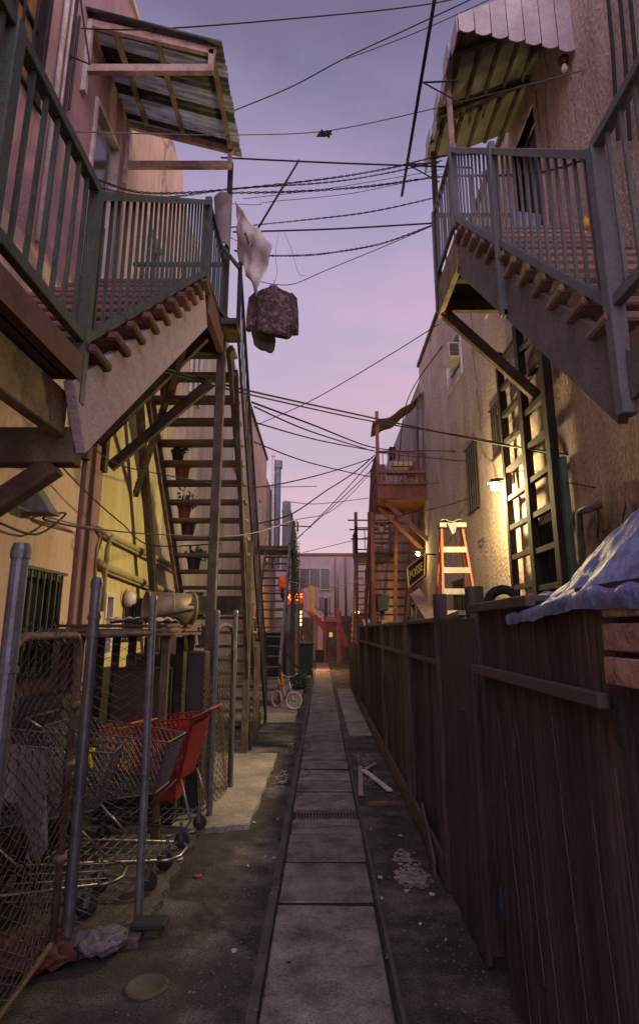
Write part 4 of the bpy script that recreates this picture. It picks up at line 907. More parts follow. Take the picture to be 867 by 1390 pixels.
# flues
fl = MB(); c = at(375, 700, X=-2.15); fl.tube([(-2.15, c.y, 4.4), (-2.15, c.y, at(375, 636, Y=c.y).z)], .19, 16); fl.tube([(-2.15, c.y, at(375, 636, Y=c.y).z), (-2.15, c.y, at(375, 626, Y=c.y).z)], .25, 16)
tag(fl.build('round_flue', mat('blue_grey_sheet_metal', (.13, .14, .17), .5, metal=.5, bump=.1), smooth=False, loc=(-2.15, c.y, 4.4)), 'wide round blue grey metal flue on the far left wall', 'flue')
fl = MB(); fl.tube([at(369.5, 745, Y=c.y-.3), at(371, 620, Y=c.y-.3)], .07, 10); fl.tube([at(371, 620, Y=c.y-.3), at(371, 616, Y=c.y-.3)], .1, 10); tag(fl.build('thin_flue', M_white, loc=(-2.3, c.y, 5)), 'thin pale pipe beside the round flue on the left', 'flue')
a = at(388, 745, Y=30); d_ = at(388, 681, Y=30); fl = MB(); fl.box((a.x-.2, 30, a.z-1), (a.x+.2, 30.4, d_.z)); fl.box((a.x-.23, 29.97, d_.z-.5), (a.x+.23, 30.43, d_.z-.42)); tag(fl.build('square_duct', mat('grey_duct', (.16, .16, .17), .5, metal=.4, bump=.1), loc=(a.x, 30, 5)), 'square grey duct right of the round flue', 'duct')
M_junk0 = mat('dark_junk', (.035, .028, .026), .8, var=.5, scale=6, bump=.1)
# utility box + bin area
ub = at(397, 838, Y=22); t_ = thing('utility_box', 'grey metal utility box on a post beyond the grey staircase', 'utility box', (ub.x, 22, 0))
q = MB(); q.box((ub.x-.24, 21.9, at(397, 858, Y=22).z), (ub.x+.2, 22.2, at(397, 820, Y=22).z)); q.build('box', M_greystr, t_, bevel=.01)
q = MB(); q.beam((ub.x+.22, 22, 0), (ub.x+.22, 22, 2.9), .06, .06, up=(0, 1, 0)); q.build('post', M_rustpipe, t_)
q = MB(); q.beam((ub.x-.5, 22, at(397, 870, Y=22).z), (ub.x+.2, 22, .35), .04, .04); q.build('brace', M_darkmetal, t_)
q = MB(); q.box((-2.35, 22.6, 0), (-.95, 22.75, 1.6)); tag(q.build('block_wall', M_grey_st), 'low grimy grey wall behind the utility box', 'wall')
# wheelie bin
bn = at(414, 921, Y=None, Z=0) ; by = bn.y
wb = thing('wheelie_bin', 'dark green lidded wheelie bin left of the path at the far end', 'wheelie bin', (bn.x, by, 0))
q = MB(); x0 = bn.x; q.add([(x0-.22, by, .1), (x0+.22, by, .1), (x0+.22, by+.5, .1), (x0-.22, by+.5, .1), (x0-.28, by-.04, 1.12), (x0+.28, by-.04, 1.12), (x0+.28, by+.6, 1.12), (x0-.28, by+.6, 1.12)], [(0,3,2,1),(4,5,6,7),(0,1,5,4),(1,2,6,5),(2,3,7,6),(3,0,4,7)]); q.build('body', M_binm, wb, bevel=.02)
q = MB(); q.box((x0-.30, by-.07, 1.12), (x0+.30, by+.64, 1.2)); q.build('lid', M_binm, wb, bevel=.02)
for s in (-1, 1):
    q = MB(); q.lathe((x0+s*.24, by+.5, .12), [(0, -.03), (.12, -.03), (.12, .03), (0, .03)], 16, 'x'); q.build('wheel', M_rubber, wb)
# small cart right far
q = MB(); c = at(481, 925, Z=0)
# neon sign + amber bulbs
ns = thing('neon_sign', 'glowing orange neon lettering above the utility box at the far end', 'neon sign', tuple(at(400, 811, Y=25)))
c = at(400, 811, Y=25)
q = MB(); q.box((c.x-.40, 25.03, c.z-.22), (c.x+.36, 25.08, c.z+.22)); q.build('backboard', M_redwood, ns)
q = MB(); q.beam((c.x+.3, 25.06, c.z), (c.x+.3, 25.06, 0), .05, .05, up=(0, 1, 0)); q.build('post', M_darkmetal, ns)
text_part('lettering', 'R·EF', .36, (c.x-.02, 25.0, c.z), (1, 0, 0), (0, 0, 1), M_neon, ns, .015)
light('neon_light', 'POINT', (c.x, 24.7, c.z-.1), 14, (1, .25, .05), .2, parent=ns)
al = thing('string_lights', 'short vertical strings of amber bulbs below the neon lettering', 'string lights', tuple(at(405, 845, Y=26)))
for px, n_, ya_ in ((404, 3, 832), (408.5, 4, 831)):
    for k in range(n_):
        q = MB(); q.blob(at(px, ya_+k*5.5, Y=26), (.045, .045, .06), k, 8, 0); q.build('bulb', M_bulb2, al)
    q = MB(); q.tube([at(px, ya_-8, Y=26.1), at(px, ya_+24, Y=26.1)], .012, 6); q.build('cord', M_cable, al)
light('amber_light', 'POINT', at(424, 868, Y=26.5), 230, (1, .5, .12), .2, parent=al)
# far red stair
fr = thing('far_red_staircase', 'small bright red staircase in front of the far pink building', 'staircase', (0, 33, 0))
M_fred = mat('bright_red_paint', (.28, .05, .055), .7, var=.3, bump=.2)
A_, B_ = at(408, 818, Y=33), at(441, 853, Y=33)
for dy in (0, .8):
    q = MB(); q.beam(A_+Vector((0, dy, 0)), B_+Vector((0, dy, 0)), .06, .3); q.build('stringer', M_fred, fr)
for k in range(9):
    t = (k+.5)/9; c = A_.lerp(B_, t); q = MB(); q.box((c.x-.12, 33, c.z+.02), (c.x+.12, 33.8, c.z+.07)); q.build('tread', M_fred, fr)
for k, hh in enumerate((.35, .62, .9)):
    q = MB(); q.beam(A_+Vector((0, 0, hh)), B_+Vector((0, 0, hh)), .05, .06); q.build('rail', [M_white, M_sheet, M_fred][k], fr)
C_ = at(462, 853, Y=33)
q = MB(); q.box((B_.x, 33, B_.z-.12), (C_.x, 33.9, B_.z+.08)); q.build('landing_floor', M_fred, fr)
for hh in (.4, .75): q = MB(); q.beam(B_+Vector((0, 0, hh)), C_+Vector((0, 0, hh)), .05, .05); q.build('rail', M_fred, fr)
for k in range(14):
    c = A_.lerp(B_, (k+.5)/14); q = MB(); q.beam(c, c+Vector((0, 0, .9)), .03, .03, up=(0, 1, 0)); q.build('baluster', M_fred if k % 2 else M_white, fr)
for k in range(7):
    c = B_.lerp(C_, (k+.5)/7); q = MB(); q.beam(c, c+Vector((0, 0, .75)), .03, .03, up=(0, 1, 0)); q.build('baluster', M_fred, fr)
D_ = at(470, 872, Y=33)
q = MB(); q.beam(C_, D_+Vector((0, 0, -.2)), .06, .25); q.build('stringer', M_fred, fr)
for P_, top in ((A_, 1.6), (B_, .9), (C_, .9)):
    q = MB(); q.beam((P_.x, 33, 0), (P_.x, 33, P_.z+top), .08, .08, up=(0, 1, 0)); q.build('post', M_fred, fr)
q = MB(); q.beam((C_.x-.15, 32.9, 0), (C_.x-.15, 32.9, 3.6), .09, .09, up=(0, 1, 0)); q.build('post', M_orgwood, fr)
# washing on line far
cl = [(416, 794, 8, 40, (.45, .3, .33)), (423, 790, 8, 46, (.5, .33, .12)), (430, 793, 7, 36, (.35, .25, .32)), (436, 806, 6, 26, (.15, .15, .2)), (442, 808, 5, 30, (.05, .05, .06)), (447, 806, 4, 30, (.28, .2, .2))]
names = ['mauve towel leftmost on the far washing line', 'ochre cloth second on the far washing line', 'lilac shirt third on the far washing line', 'navy shirt on the far washing line', 'black trousers on the far washing line', 'dusty pink cloth rightmost on the far washing line']
wl = MB(); wl.tube([at(404, 793, Y=31), at(430, 797, Y=31), at(468, 800, Y=31)], .008, 5); tag(wl.build('washing_line', M_thin, loc=at(430, 797, Y=31)), 'far washing line in front of the red staircase', 'washing line')
for k, (px, py, w, h_, c) in enumerate(cl):
    a = at(px-w/2, py+4, Y=31); b_ = at(px+w/2, py+4, Y=31); cc = at(px+w/2, py+h_, Y=31); d_ = at(px-w/2, py+h_-4, Y=31)
    o = cloth('washing', [a, b_, cc, d_], 8, 6, lambda u, v: (0, .05*math.sin(u*10), 0), mat('washing_%d' % k, c, .9, bump=.3), solid=.01, loc=a); tag(o, names[k], 'laundry', 'laundry on the far washing line')
fp = thing('drain_stack', 'cluster of brown pipes running up the far pink wall beside its window', 'pipes', (.9, 35.9, 0))
for x, r_, zt in ((.75, .05, 5.7), (.92, .035, 4.8), (1.35, .06, 5.8)):
    q = MB(); q.tube([(x, 35.86, 2.4), (x, 35.86, zt)], r_, 8); q.build('pipe', M_purple, fp, smooth=True)
q = MB(); q.box((-2.6, 29.8, 2.55), (-1.15, 31.2, 2.65)); q.beam((-1.2, 29.85, 0), (-1.2, 29.85, 3.5), .09, .09, up=(0, 1, 0)); q.beam((-2.6, 29.85, 3.45), (-1.15, 29.85, 3.45), .05, .06); q.beam((-2.6, 29.85, 3.0), (-1.15, 29.85, 3.0), .04, .05)
tag(q.build('timber_deck', M_darkwood), 'dark timber deck on posts behind the orange neon lettering', 'deck')
# far right dark stairs
s3 = thing('far_right_staircase', 'dark timber landing and stairs at the far right end of the alley', 'staircase', (1.5, 24, 0))
q = MB(); q.box((1.25, 22.6, 4.2), (XR+.08, 24.6, 4.4)); q.build('landing_floor', M_darkwood, s3)
railing(s3, (1.25, 22.6, 4.4), (1.25, 24.6, 4.4), m_=M_redtread, spacing=.3, bar=.03)
railing(s3, (1.25, 22.6, 4.4), (XR, 22.6, 4.4), m_=M_redtread, spacing=.3, bar=.03)
for k, (a, zz) in enumerate(((-.3, 5.6), (-.25, 5.25), (-.2, 4.9))):
    q = MB(); q.beam((1.25+a, 22.7, zz), (XR, 22.7, zz), .04, .05); q.build('rail', M_darkwood, s3)
for x in (1.25, 1.75):
    q = MB(); q.beam((x, 22.7, 0), (x, 22.7, 5.9), .12, .12, up=(0, 1, 0)); q.build('post', M_redtread, s3)
flight(s3, 1.3, 2.1, 28.8, .1, 24.5, 4.3, 17, M_tan, M_redtread, depth=.2, tt=.05)

for k, (x, yv, w_, h_, m_, l) in enumerate(((-1.2, 30, .5, 1.2, M_darkwood, 'dark tall crate against the far end of the left wall'), (-.35, 34, .5, .55, M_black, 'black bag heap by the far door'), (1.25, 26.5, .35, .95, M_greystr, 'grey tub at the far end of the right fence'), (1.0, 21.2, .3, .8, M_binm, 'green grey tub just past the low right fence'), (-1.9, 21.2, .7, 1.5, M_junk0, 'dark locker behind the grey staircase'), (1.45, 31, .9, 2.4, M_darkwood, 'dark timber shed at the far right'))):
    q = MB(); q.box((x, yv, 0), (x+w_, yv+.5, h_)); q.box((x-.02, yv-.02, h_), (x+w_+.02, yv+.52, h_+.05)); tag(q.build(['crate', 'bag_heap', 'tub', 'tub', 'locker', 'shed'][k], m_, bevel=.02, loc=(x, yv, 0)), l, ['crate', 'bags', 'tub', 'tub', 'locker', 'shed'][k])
light('door_lamp', 'POINT', (.2, 33.5, 1.5), 25, (1, .45, .12), .3, parent=al)
# ------------------------------------------------------------------ chain link and posts (left)
def chainlink(name, P0, P1, z0, z1, m_, parent, cell=.052, r=.0030, sag=None, top=None):
    P0, P1 = Vector((*P0, 0)), Vector((*P1, 0)); L = (P1-P0).length; d = (P1-P0).normalized(); nrm = Vector((-d.y, d.x, 0))
    q = MB(); n = int(L/cell)
    for i in range(n):
        ztop = z1 if top is None else top((i+.5)/n)
        k = int((ztop-z0)/(cell*.55)); pts = []
        for j in range(k+1):
            s = i*cell+cell*.5+(cell*.5 if (j+i) % 2 else -cell*.5)
            z = z0+j*cell*.55; w = 0 if sag is None else sag(s/L, (z-z0)/(z1-z0))
            pts.append(P0+d*s+Vector((0, 0, z))+nrm*((.004 if j % 2 else -.004)+w))
        q.tube(pts, r, 3, cap=False)
    return q.build(name, m_, parent)
sagf = lambda a, b_: .03*math.sin(a*6+b_*3)+.012*math.sin(a*17+b_*11)
fe = thing('chain_link_fence', 'rusty chain link fence with grey steel posts along the left side', 'chain link fence', (-1.2, 4.5, 0))
def post(x, y, ztop, r, par, m_=M_galv, lx=0, ly=0, bands=()):
    q = MB(); q.tube([(x+lx, y+ly, 0), (x, y, ztop)], r, 14); q.lathe((x, y, ztop-.03), [(r*1.15, 0), (r*1.15, .035), (r*.9, .06), (0, .065)], 14)
    for z in bands: q.lathe((x+lx*(1-z/ztop), y+ly*(1-z/ztop), z), [(r*1.02, -.012), (r*1.2, -.012), (r*1.2, .012), (r*1.02, .012)], 14)
    return q.build('post', m_, par, smooth=False)
post(-1.215, 2.50, 1.96, .034, fe, bands=(1.5, .9)); post(-1.335, 3.72, 1.92, .032, fe, bands=(1.72, 1.62, 1.35, .75, .3))
post(-1.07, 4.0, 1.83, .024, fe, bands=(1.2, .5), lx=.03); post(-1.0, 6.04, 1.80, .027, fe, bands=(1.2,)); post(-.96, 7.06, 1.83, .027, fe)
q = MB(); q.tube([(-1.36, 3.74, 1.62), (-1.07, 3.99, 1.63)], .022, 10); q.build('top_rail', M_rustpipe, fe, smooth=True)
chainlink('mesh_panel', (-1.355, 3.74), (-1.075, 3.98), .05, 1.6, M_wire, fe, sag=lambda a, b_: .01*math.sin(a*9+b_*7))
chainlink('mesh_panel', (-1.27, .9), (-1.27, 2.48), .05, 1.72, M_wire, fe, sag=sagf)
q = MB(); q.tube([(-1.0, 6.08, 1.62), (-1.0, 6.2, 1.68), (-.98, 6.45, 1.70), (-.98, 6.85, 1.68), (-.97, 6.98, 1.58), (-.965, 7.0, .1)], .02, 10); q.build('top_rail', M_rustpipe, fe, smooth=True)
chainlink('mesh_panel', (-1.0, 6.08), (-.97, 6.98), .08, 1.4, M_wire, fe, sag=lambda a, b_: .02*math.sin(a*7+b_*7))
chainlink('mesh_panel', (-1.08, 5.98), (-1.0, 7.0), .08, 1.25, mat('pale_rust_wire', (.26, .19, .12), .6, metal=.4, bump=0), fe, sag=lambda a, b_: .03*math.sin(a*5+b_*5))
chainlink('mesh_panel', (-1.55, 6.6), (-1.05, 6.0), .08, 1.3, M_wire, fe)
gt = thing('chain_link_gate', 'chain link gate with bent pipe frame between two thick posts at near left', 'gate', (-1.3, 3.1, 0))
def arc(P_, Q_, Rr=.16, n=6): pass
ga, gb = Vector((-1.29, 2.62, 0)), Vector((-1.355, 3.58, 0)); dd_ = (gb-ga).normalized(); L = (gb-ga).length
pts = [ga+Vector((0, 0, .12))]
for k in range(7):
    t = math.pi/2*k/6; pts.append(ga+dd_*(.2-.2*math.cos(t))+Vector((0, 0, 1.42+.2*math.sin(t))))
for k in range(7):
    t = math.pi/2*k/6; pts.append(ga+dd_*(L-.1+.1*math.sin(t))+Vector((0, 0, 1.52+.1*math.cos(t))))
pts.append(gb+Vector((0, 0, .12)))
q = MB(); q.tube(pts, .021, 10); q.tube([ga+Vector((0, 0, .12)), gb+Vector((0, 0, .12))], .015, 8)
for z in (.5, .95, 1.25): q.lathe(gb+Vector((0, 0, z)), [(.022, -.02), (.034, -.02), (.034, .02), (.022, .02)], 10)
q.build('frame', M_rustpipe, gt, smooth=True)
def gtop(t): s = t*L; return 1.42+(.2*math.sin(math.acos(max(0, 1-s/.2))) if s < .2 else .2)-.01
chainlink('mesh', (ga.x, ga.y), (gb.x, gb.y), .14, 1.6, M_wire, gt, top=gtop, sag=lambda a, b_: .012*math.sin(a*8+b_*5))
# curls of loose wire on gate top
q = MB(); rnd = random.Random(4)
for k in range(26):
    s = .12+k/26*(L-.15); c = ga+dd_*s+Vector((0, 0, 1.62)); q.tube([c+Vector((rnd.uniform(-.02, .02), 0, -.03)), c+Vector((rnd.uniform(-.03, .03), rnd.uniform(-.02, .02), .02)), c+Vector((rnd.uniform(-.02, .02), rnd.uniform(-.03, .03), rnd.uniform(.03, .07)))], .0022, 4)
q.build('loose_wire_ends', M_wire, gt)

# shelter roof behind the fence with drum
sh = thing('lean_to_shelter', 'low junk shelter of boards under the left stairs behind the fence', 'shelter', (-1.8, 6, 0))
for k in range(3):
    q = MB(); q.box((-2.36+.03*k, 5.25+.1*k, 1.60+.035*k), (-1.22-.05*k, 6.45, 1.625+.035*k)); q.build('roof_board', [M_darkwood, M_redtread, M_darkwood][k], sh, bevel=.004)
for x, y in ((-2.2, 5.35), (-1.3, 5.35), (-1.3, 6.4), (-2.2, 6.4)):
    q = MB(); q.beam((x, y, 0), (x, y, 1.6), .06, .06, up=(0, 1, 0)); q.build('leg', M_darkwood, sh)
q = MB(); x = -2.1
while x < -1.4: q.box((x, 6.42, .1), (x+.08, 6.44, 1.58)); x += .16
q.build('back_slats', M_darkwood, sh)
q = MB(); q.box((-1.95, 6.0, .05), (-1.45, 6.38, 1.3)); tag(q.build('old_cabinet', mat('brown_cabinet', (.09, .06, .045), .7, bump=.3), bevel=.02), 'dark brown cabinet standing inside the left junk shelter', 'cabinet')
dr_ = thing('metal_drum', 'dull olive metal drum lying on the shelter roof', 'drum', (-1.75, 6.0, 1.7))
cA, cB = Vector((-1.66, 5.98, 1.86)), Vector((-1.27, 6.2, 1.85))
q = MB(); q.tube([cA, cB], .145, 22, cap=False); q.build('shell', mat('olive_drum_metal', (.30, .25, .14), .5, metal=.3, bump=.15, stain=(.12, .09, .06), stain_scale=5), dr_, smooth=True, solid=.006)
q = MB(); q.ring(cA, cB-cA, .148, .011, 24, 6); q.ring(cB, cB-cA, .148, .011, 24, 6); q.ring(cA.lerp(cB, .5), cB-cA, .146, .007, 24, 6); q.build('rim', M_pipe, dr_, smooth=True)
o = cloth('rag', [(-1.9, 5.55, 1.71), (-1.35, 5.5, 1.71), (-1.3, 5.8, 1.71), (-1.9, 5.85, 1.71)], 20, 10, lambda u, v: (0, 0, .03+.025*math.sin(u*19+v*5)*math.sin(v*7+u)), M_sheet, loc=(-1.6, 5.6, 1.7))
tag(o, 'crumpled grey white rags on the shelter roof in front of the drum', 'rags')
q = MB(); q.tube([at(150, 845, Y=5.2), at(180, 842, Y=5.2), at(262, 828, Y=5.5)], .012); tag(q.build('metal_rod', M_darkmetal), 'thin dark rod lying on the shelter roof', 'rod')

# ------------------------------------------------------------------ shopping carts (handle at +x, nose at -x, origin on ground)
def lattice(mb, a, b_, c, d, nu, nv, r, diag=False):
    a, b_, c, d = map(Vector, (a, b_, c, d)); P_ = lambda u, v: (a*(1-u)+b_*u)*(1-v)+(d*(1-u)+c*u)*v
    if not diag:
        for i in range(nu+1): mb.tube([P_(i/nu, 0), P_(i/nu, 1)], r, 4, cap=False)
        for j in range(nv+1): mb.tube([P_(0, j/nv), P_(1, j/nv)], r, 4, cap=False)
    else:
        for i in range(-nv, nu+1):
            for s in (1, -1):
                u0, v0, u1, v1 = i/nu, 0., (i+nv)/nu, 1.
                if s < 0: u0, u1 = u1, u0
                pts = []
                for k in range(9):
                    t = k/8; u = u0+(u1-u0)*t
                    if -1e-6 <= u <= 1+1e-6: pts.append(P_(u, t))
                if len(pts) > 1: mb.tube(pts, r, 4, cap=False)
def cart(label, bm, fm, group, plastic=False):
    t_ = thing('shopping_cart', label, 'shopping cart', (0, 0, 0), group)
    rim = [(.42, -.27, .98), (.42, .27, .98), (-.42, .20, .88), (-.42, -.20, .88)]
    bot = [(.30, -.22, .48), (.30, .22, .48), (-.33, .15, .56), (-.33, -.15, .56)]
    q = MB(); rr = .0045 if plastic else .0028
    for i in range(4):
        j = (i+1) % 4; nu, nv = (12, 6) if i % 2 == 0 else (20, 7)
        lattice(q, rim[i], rim[j], bot[j], bot[i], nu, nv, rr, diag=True) if True else None
    lattice(q, *bot, 10, 14, rr); q.build('basket', bm, t_)
    q = MB()
    for i in range(4): q.tube([rim[i], rim[(i+1) % 4]], .009 if plastic else .006, 6); q.tube([bot[i], bot[(i+1) % 4]], .007, 6); q.tube([rim[i], bot[i]], .008, 6)
    q.build('basket_rim', bm, t_)
    if plastic:
        for s in (-1, 1):
            q = MB(); q.add([Vector((.30, s*.262, .90)), Vector((-.1, s*.235, .86)), Vector((-.08, s*.205, .70)), Vector((.24, s*.232, .70))], [(0, 1, 2, 3)]); q.build('side_panel', bm, t_, solid=.01)
        q = MB(); q.add([(.425, -.26, .96), (.425, .26, .96), (.315, .21, .5), (.315, -.21, .5)], [(0, 1, 2, 3)]); q.build('rear_flap', bm, t_, solid=.008)
        q = MB(); q.box((.10, -.14, .30), (.26, .14, .47)); q.build('seat_box', bm, t_, bevel=.02)
    q = MB(); q.tube([(.42, -.27, .97), (.53, -.27, 1.03), (.53, .27, 1.03), (.42, .27, .97)], .009, 8); q.build('handle_frame', fm, t_, smooth=True)
    q = MB(); q.tube([(.53, -.23, 1.03), (.53, .23, 1.03)], .015, 10); q.build('handle', bm if plastic else M_black, t_, smooth=True)
    q = MB()
    for s in (-1, 1):
        q.tube([(.33, s*.22, .5), (.44, s*.25, .20), (.40, s*.26, .15), (-.38, s*.18, .17)], .011, 8)
        q.tube([(.30, s*.22, .5), (-.05, s*.2, .2)], .009, 6)
    q.tube([(-.38, -.18, .17), (-.46, -.15, .17), (-.50, -.08, .17), (-.50, .08, .17), (-.46, .15, .17), (-.38, .18, .17)], .011, 8); q.build('frame', fm, t_, smooth=True)
    q = MB()
    for k in range(11): x = -.36+k*.07; w = .18+.07*(x+.38)/.8; q.tube([(x, -w, .178), (x, w, .178)], .004, 5)
    for k in range(3): q.tube([(-.42, -.12+k*.12, .185), (.38, -.15+k*.15, .185)], .004, 5)
    q.build('lower_tray', fm, t_)
    for x, yv in ((.36, .24), (.36, -.24), (-.34, .17), (-.34, -.17)):
        q = MB(); q.beam((x, yv-.022, .15), (x+.015, yv-.022, .06), .006, .03, up=(1, 0, 0)); q.beam((x, yv+.022, .15), (x+.015, yv+.022, .06), .006, .03, up=(1, 0, 0)); q.tube([(x, yv, .19), (x, yv, .145)], .012, 8); cst = q.build('caster', fm, t_)
        q = MB(); q.lathe((x+.015, yv, .062), [(0, -.014), (.045, -.014), (.062, -.01), (.062, .01), (.045, .014), (0, .014)], 18, 'y'); q.build('wheel', M_rubber, cst)
    return t_
redc = cart('red plastic shopping cart parked behind the chain link fence', M_red, M_galv, 'shopping carts behind the fence', True)
redc.location = (-1.38, 5.46, .045); redc.rotation_euler = (0, 0, R(-6)); redc.scale = (.93, .93, .95)
M_gw = mat('dull_grey_wire', (.12, .115, .115), .5, metal=.5, var=.3, bump=0)
g1 = cart('grey wire shopping cart nearest the thick post with chrome tray loop', M_gw, M_chrome, 'shopping carts behind the fence')
g1.location = (-1.42, 4.62, .045); g1.rotation_euler = (0, 0, R(180-4))
g2 = copy_tree(g1); g2['label'] = 'second grey wire shopping cart nested against the first, lower front'; g2.location = (-1.70, 4.16, .045); g2.rotation_euler = (0, 0, R(180+8))
q = MB(); 
for s in (0, .05): q.tube([at(205+s*200, 975, Y=5.5), at(150+s*200, 990, Y=5.3)], .008, 6)
tag(q.build('yellow_stick', mat('yellow_stick', (.55, .36, .08), .6)), 'two thin yellow sticks lying across the red cart', 'sticks')
q = MB(); c = at(120, 1018, Y=4.0); q.beam(c+Vector((-.03, 0, 0)), c+Vector((.04, 0, .0)), .03, .02); q.beam(c+Vector((.0, 0, 0)), c+Vector((.03, 0, -.1)), .018, .018); tag(q.build('spray_handle', mat('bright_yellow_plastic', (.8, .5, .02), .4), bevel=.004), 'small bright yellow plastic handle in the grey cart', 'handle')

# sheet panel leaning at near left
q = MB(); q.prism([at(0, 1000, Y=3.3), at(20, 1012, Y=3.3), at(62, 1020, Y=3.35), at(66, 1150, Y=3.3), at(50, 1172, Y=3.3), at(25, 1090, Y=3.25), at(-20, 1085, Y=3.2)], (-.03, .03, 0))
o = q.build('metal_sheet', mat('dented_grey_sheet', (.11, .11, .11), .6, metal=.3, bump=.4, stain=(.07, .06, .05), stain_scale=5), loc=at(30, 1080, Y=3.3)); tag(o, 'dented grey metal sheet leaning behind the near left gate', 'metal sheet')
q = MB(); q.box((-2.3, 2.6, .05), (-1.65, 3.45, .78)); tag(q.build('cardboard_box', mat('damp_cardboard', (.13, .10, .07), .85, bump=.3), bevel=.02), 'dark damp cardboard box behind the near left gate', 'box')
q = MB(); q.box((-2.25, 3.7, .05), (-1.98, 3.95, 1.2)); tag(q.build('old_speaker', mat('brown_laminate', (.06, .045, .04), .6, bump=.1), bevel=.01), 'tall dark cabinet against the peach wall behind the carts', 'cabinet')
M_junk = M_junk0
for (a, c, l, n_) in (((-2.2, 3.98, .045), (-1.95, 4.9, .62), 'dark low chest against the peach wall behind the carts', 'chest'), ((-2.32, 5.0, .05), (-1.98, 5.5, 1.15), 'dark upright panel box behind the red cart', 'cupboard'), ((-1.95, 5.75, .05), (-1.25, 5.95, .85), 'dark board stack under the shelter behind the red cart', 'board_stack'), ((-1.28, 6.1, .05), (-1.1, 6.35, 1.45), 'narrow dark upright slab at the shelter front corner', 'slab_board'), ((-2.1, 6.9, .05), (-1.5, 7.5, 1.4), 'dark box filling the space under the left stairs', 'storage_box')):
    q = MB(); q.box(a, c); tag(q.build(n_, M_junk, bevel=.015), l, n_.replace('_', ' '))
# bags bottom left
q = MB(); q.blob((-1.16, 3.72, .07), (.14, .11, .05), 11, 26, .2); o = q.build('plaid_bag', mat('plaid_bag', (.14, .13, .14), .8, bump=.5, stain=(.08, .07, .1), stain_amt=.9, stain_scale=14), smooth=True, loc=(-1.14, 3.78, 0)); sb_ = o.modifiers.new('sub', 'SUBSURF'); sb_.levels = sb_.render_levels = 2; tx = bpy.data.textures.new('crumple', 'VORONOI'); tx.noise_scale = .06; dm = o.modifiers.new('crumple', 'DISPLACE'); dm.texture = tx; dm.strength = .05; dm.texture_coords = 'LOCAL'; tag(o, 'crumpled white and grey patterned bag at the foot of the left fence', 'bag')
q = MB(); q.blob((-1.50, 3.62, .06), (.24, .16, .07), 12, 26, .25); o = q.build('red_blanket', mat('faded_red_cloth', (.09, .03, .028), .9, bump=.5), smooth=True, loc=(-1.42, 3.62, 0)); sb_ = o.modifiers.new('sub', 'SUBSURF'); sb_.levels = sb_.render_levels = 2; tx = bpy.data.textures.new('crumple', 'VORONOI'); tx.noise_scale = .06; dm = o.modifiers.new('crumple', 'DISPLACE'); dm.texture = tx; dm.strength = .05; dm.texture_coords = 'LOCAL'; tag(o, 'dark red crumpled cloth on the ground beside the patterned bag', 'cloth')
q = MB(); q.lathe((-.83, 3.42, 0), [(.10, .0), (.105, .012), (.085, .016), (.078, .008), (.0, .006)], 26); o = q.build('plate_lid', mat('grimy_lid', (.085, .072, .055), .8, var=.5, bump=.4), smooth=True, loc=(0, 0, 0)); tag(o, 'round olive lid lying flat on the asphalt at bottom left', 'lid')
q = MB(); q.box((-1.05, 3.86, .05), (-.86, 3.99, .085)); tag(q.build('foot_block', M_rubber, bevel=.01), 'flat black rubber block at the foot of the thin post', 'block')

# ------------------------------------------------------------------ litter
def litter(px, py, s, m_, label, seed, cat='litter', name='paper_scrap', group='scraps of litter on the alley floor', z=.0):
    c = at(px, py, Z=z); q = MB(); rnd = random.Random(seed); n = 9; vs = [c+Vector((rnd.uniform(-.3, .3)*s, rnd.uniform(-.3, .3)*s, .012))]
    for k in range(n):
        t = 2*math.pi*k/n; r_ = s*.75*rnd.uniform(.55, 1.15); vs.append(c+Vector((r_*math.cos(t), r_*1.3*math.sin(t), rnd.uniform(.002, .012))))
    q.add(vs, [(0, 1+k, 1+(k+1) % n) for k in range(n)])
    tag(q.build(name, m_, solid=.003, loc=c), label, cat, group)
lit = [(515, 1220, .035, 'white crumpled paper right of the slabs near the front'), (543, 1135, .025, 'white scrap on asphalt right of the drain grate'), (516, 1192, .03, 'pale flat scrap just above the crumpled paper'),
       (372, 1165, .018, 'white scrap left of the slabs'), (336, 1176, .022, 'pale scrap on the left asphalt beside the tray loops'), (360, 1164, .015, 'small pale scrap close to the left strip'), (345, 1117, .02, 'white scrap on the corner of the concrete pad'),
       (377, 1112, .016, 'small white scrap near the left strip by the grate'), (318, 1292, .03, 'white crumpled tissue bottom left on asphalt'), (570, 1255, .018, 'thin pale scrap near the bottom right'), (605, 1277, .01, 'tiny white scrap at the bottom right'),
       (410, 1015, .02, 'white scrap on the left strip further back'), (466, 1088, .02, 'pale scrap lying on the middle slab'), (552, 1210, .03, 'pale flake beside the worn concrete patch'), (585, 1215, .03, 'larger pale flake by the fence foot'),
       (503, 1126, .012, 'tiny white scrap beside the right strip'), (330, 1090, .022, 'scrap on the left concrete pad')]
for k, (a, b_, s, l) in enumerate(lit): litter(a, b_, s, M_paper, l, k, z=.03 if l.find('slab')>0 and 'lying' in l else 0)
litter(268, 1190, .045, mat('red_wrapper', (.35, .05, .03), .5), 'red orange wrapper on the asphalt by the concrete edge', 50, name='wrapper')
litter(262, 1128, .06, M_tan, 'flattened tan cardboard piece by the cart wheel', 51, name='cardboard_piece', z=.05)
litter(230, 1135, .03, M_paper, 'white scrap beneath the shopping carts', 52, z=.05); litter(245, 1167, .03, M_paper, 'white cup scrap beside the chrome tray loop', 53, z=.05)
gm = MB(); rnd = random.Random(9)
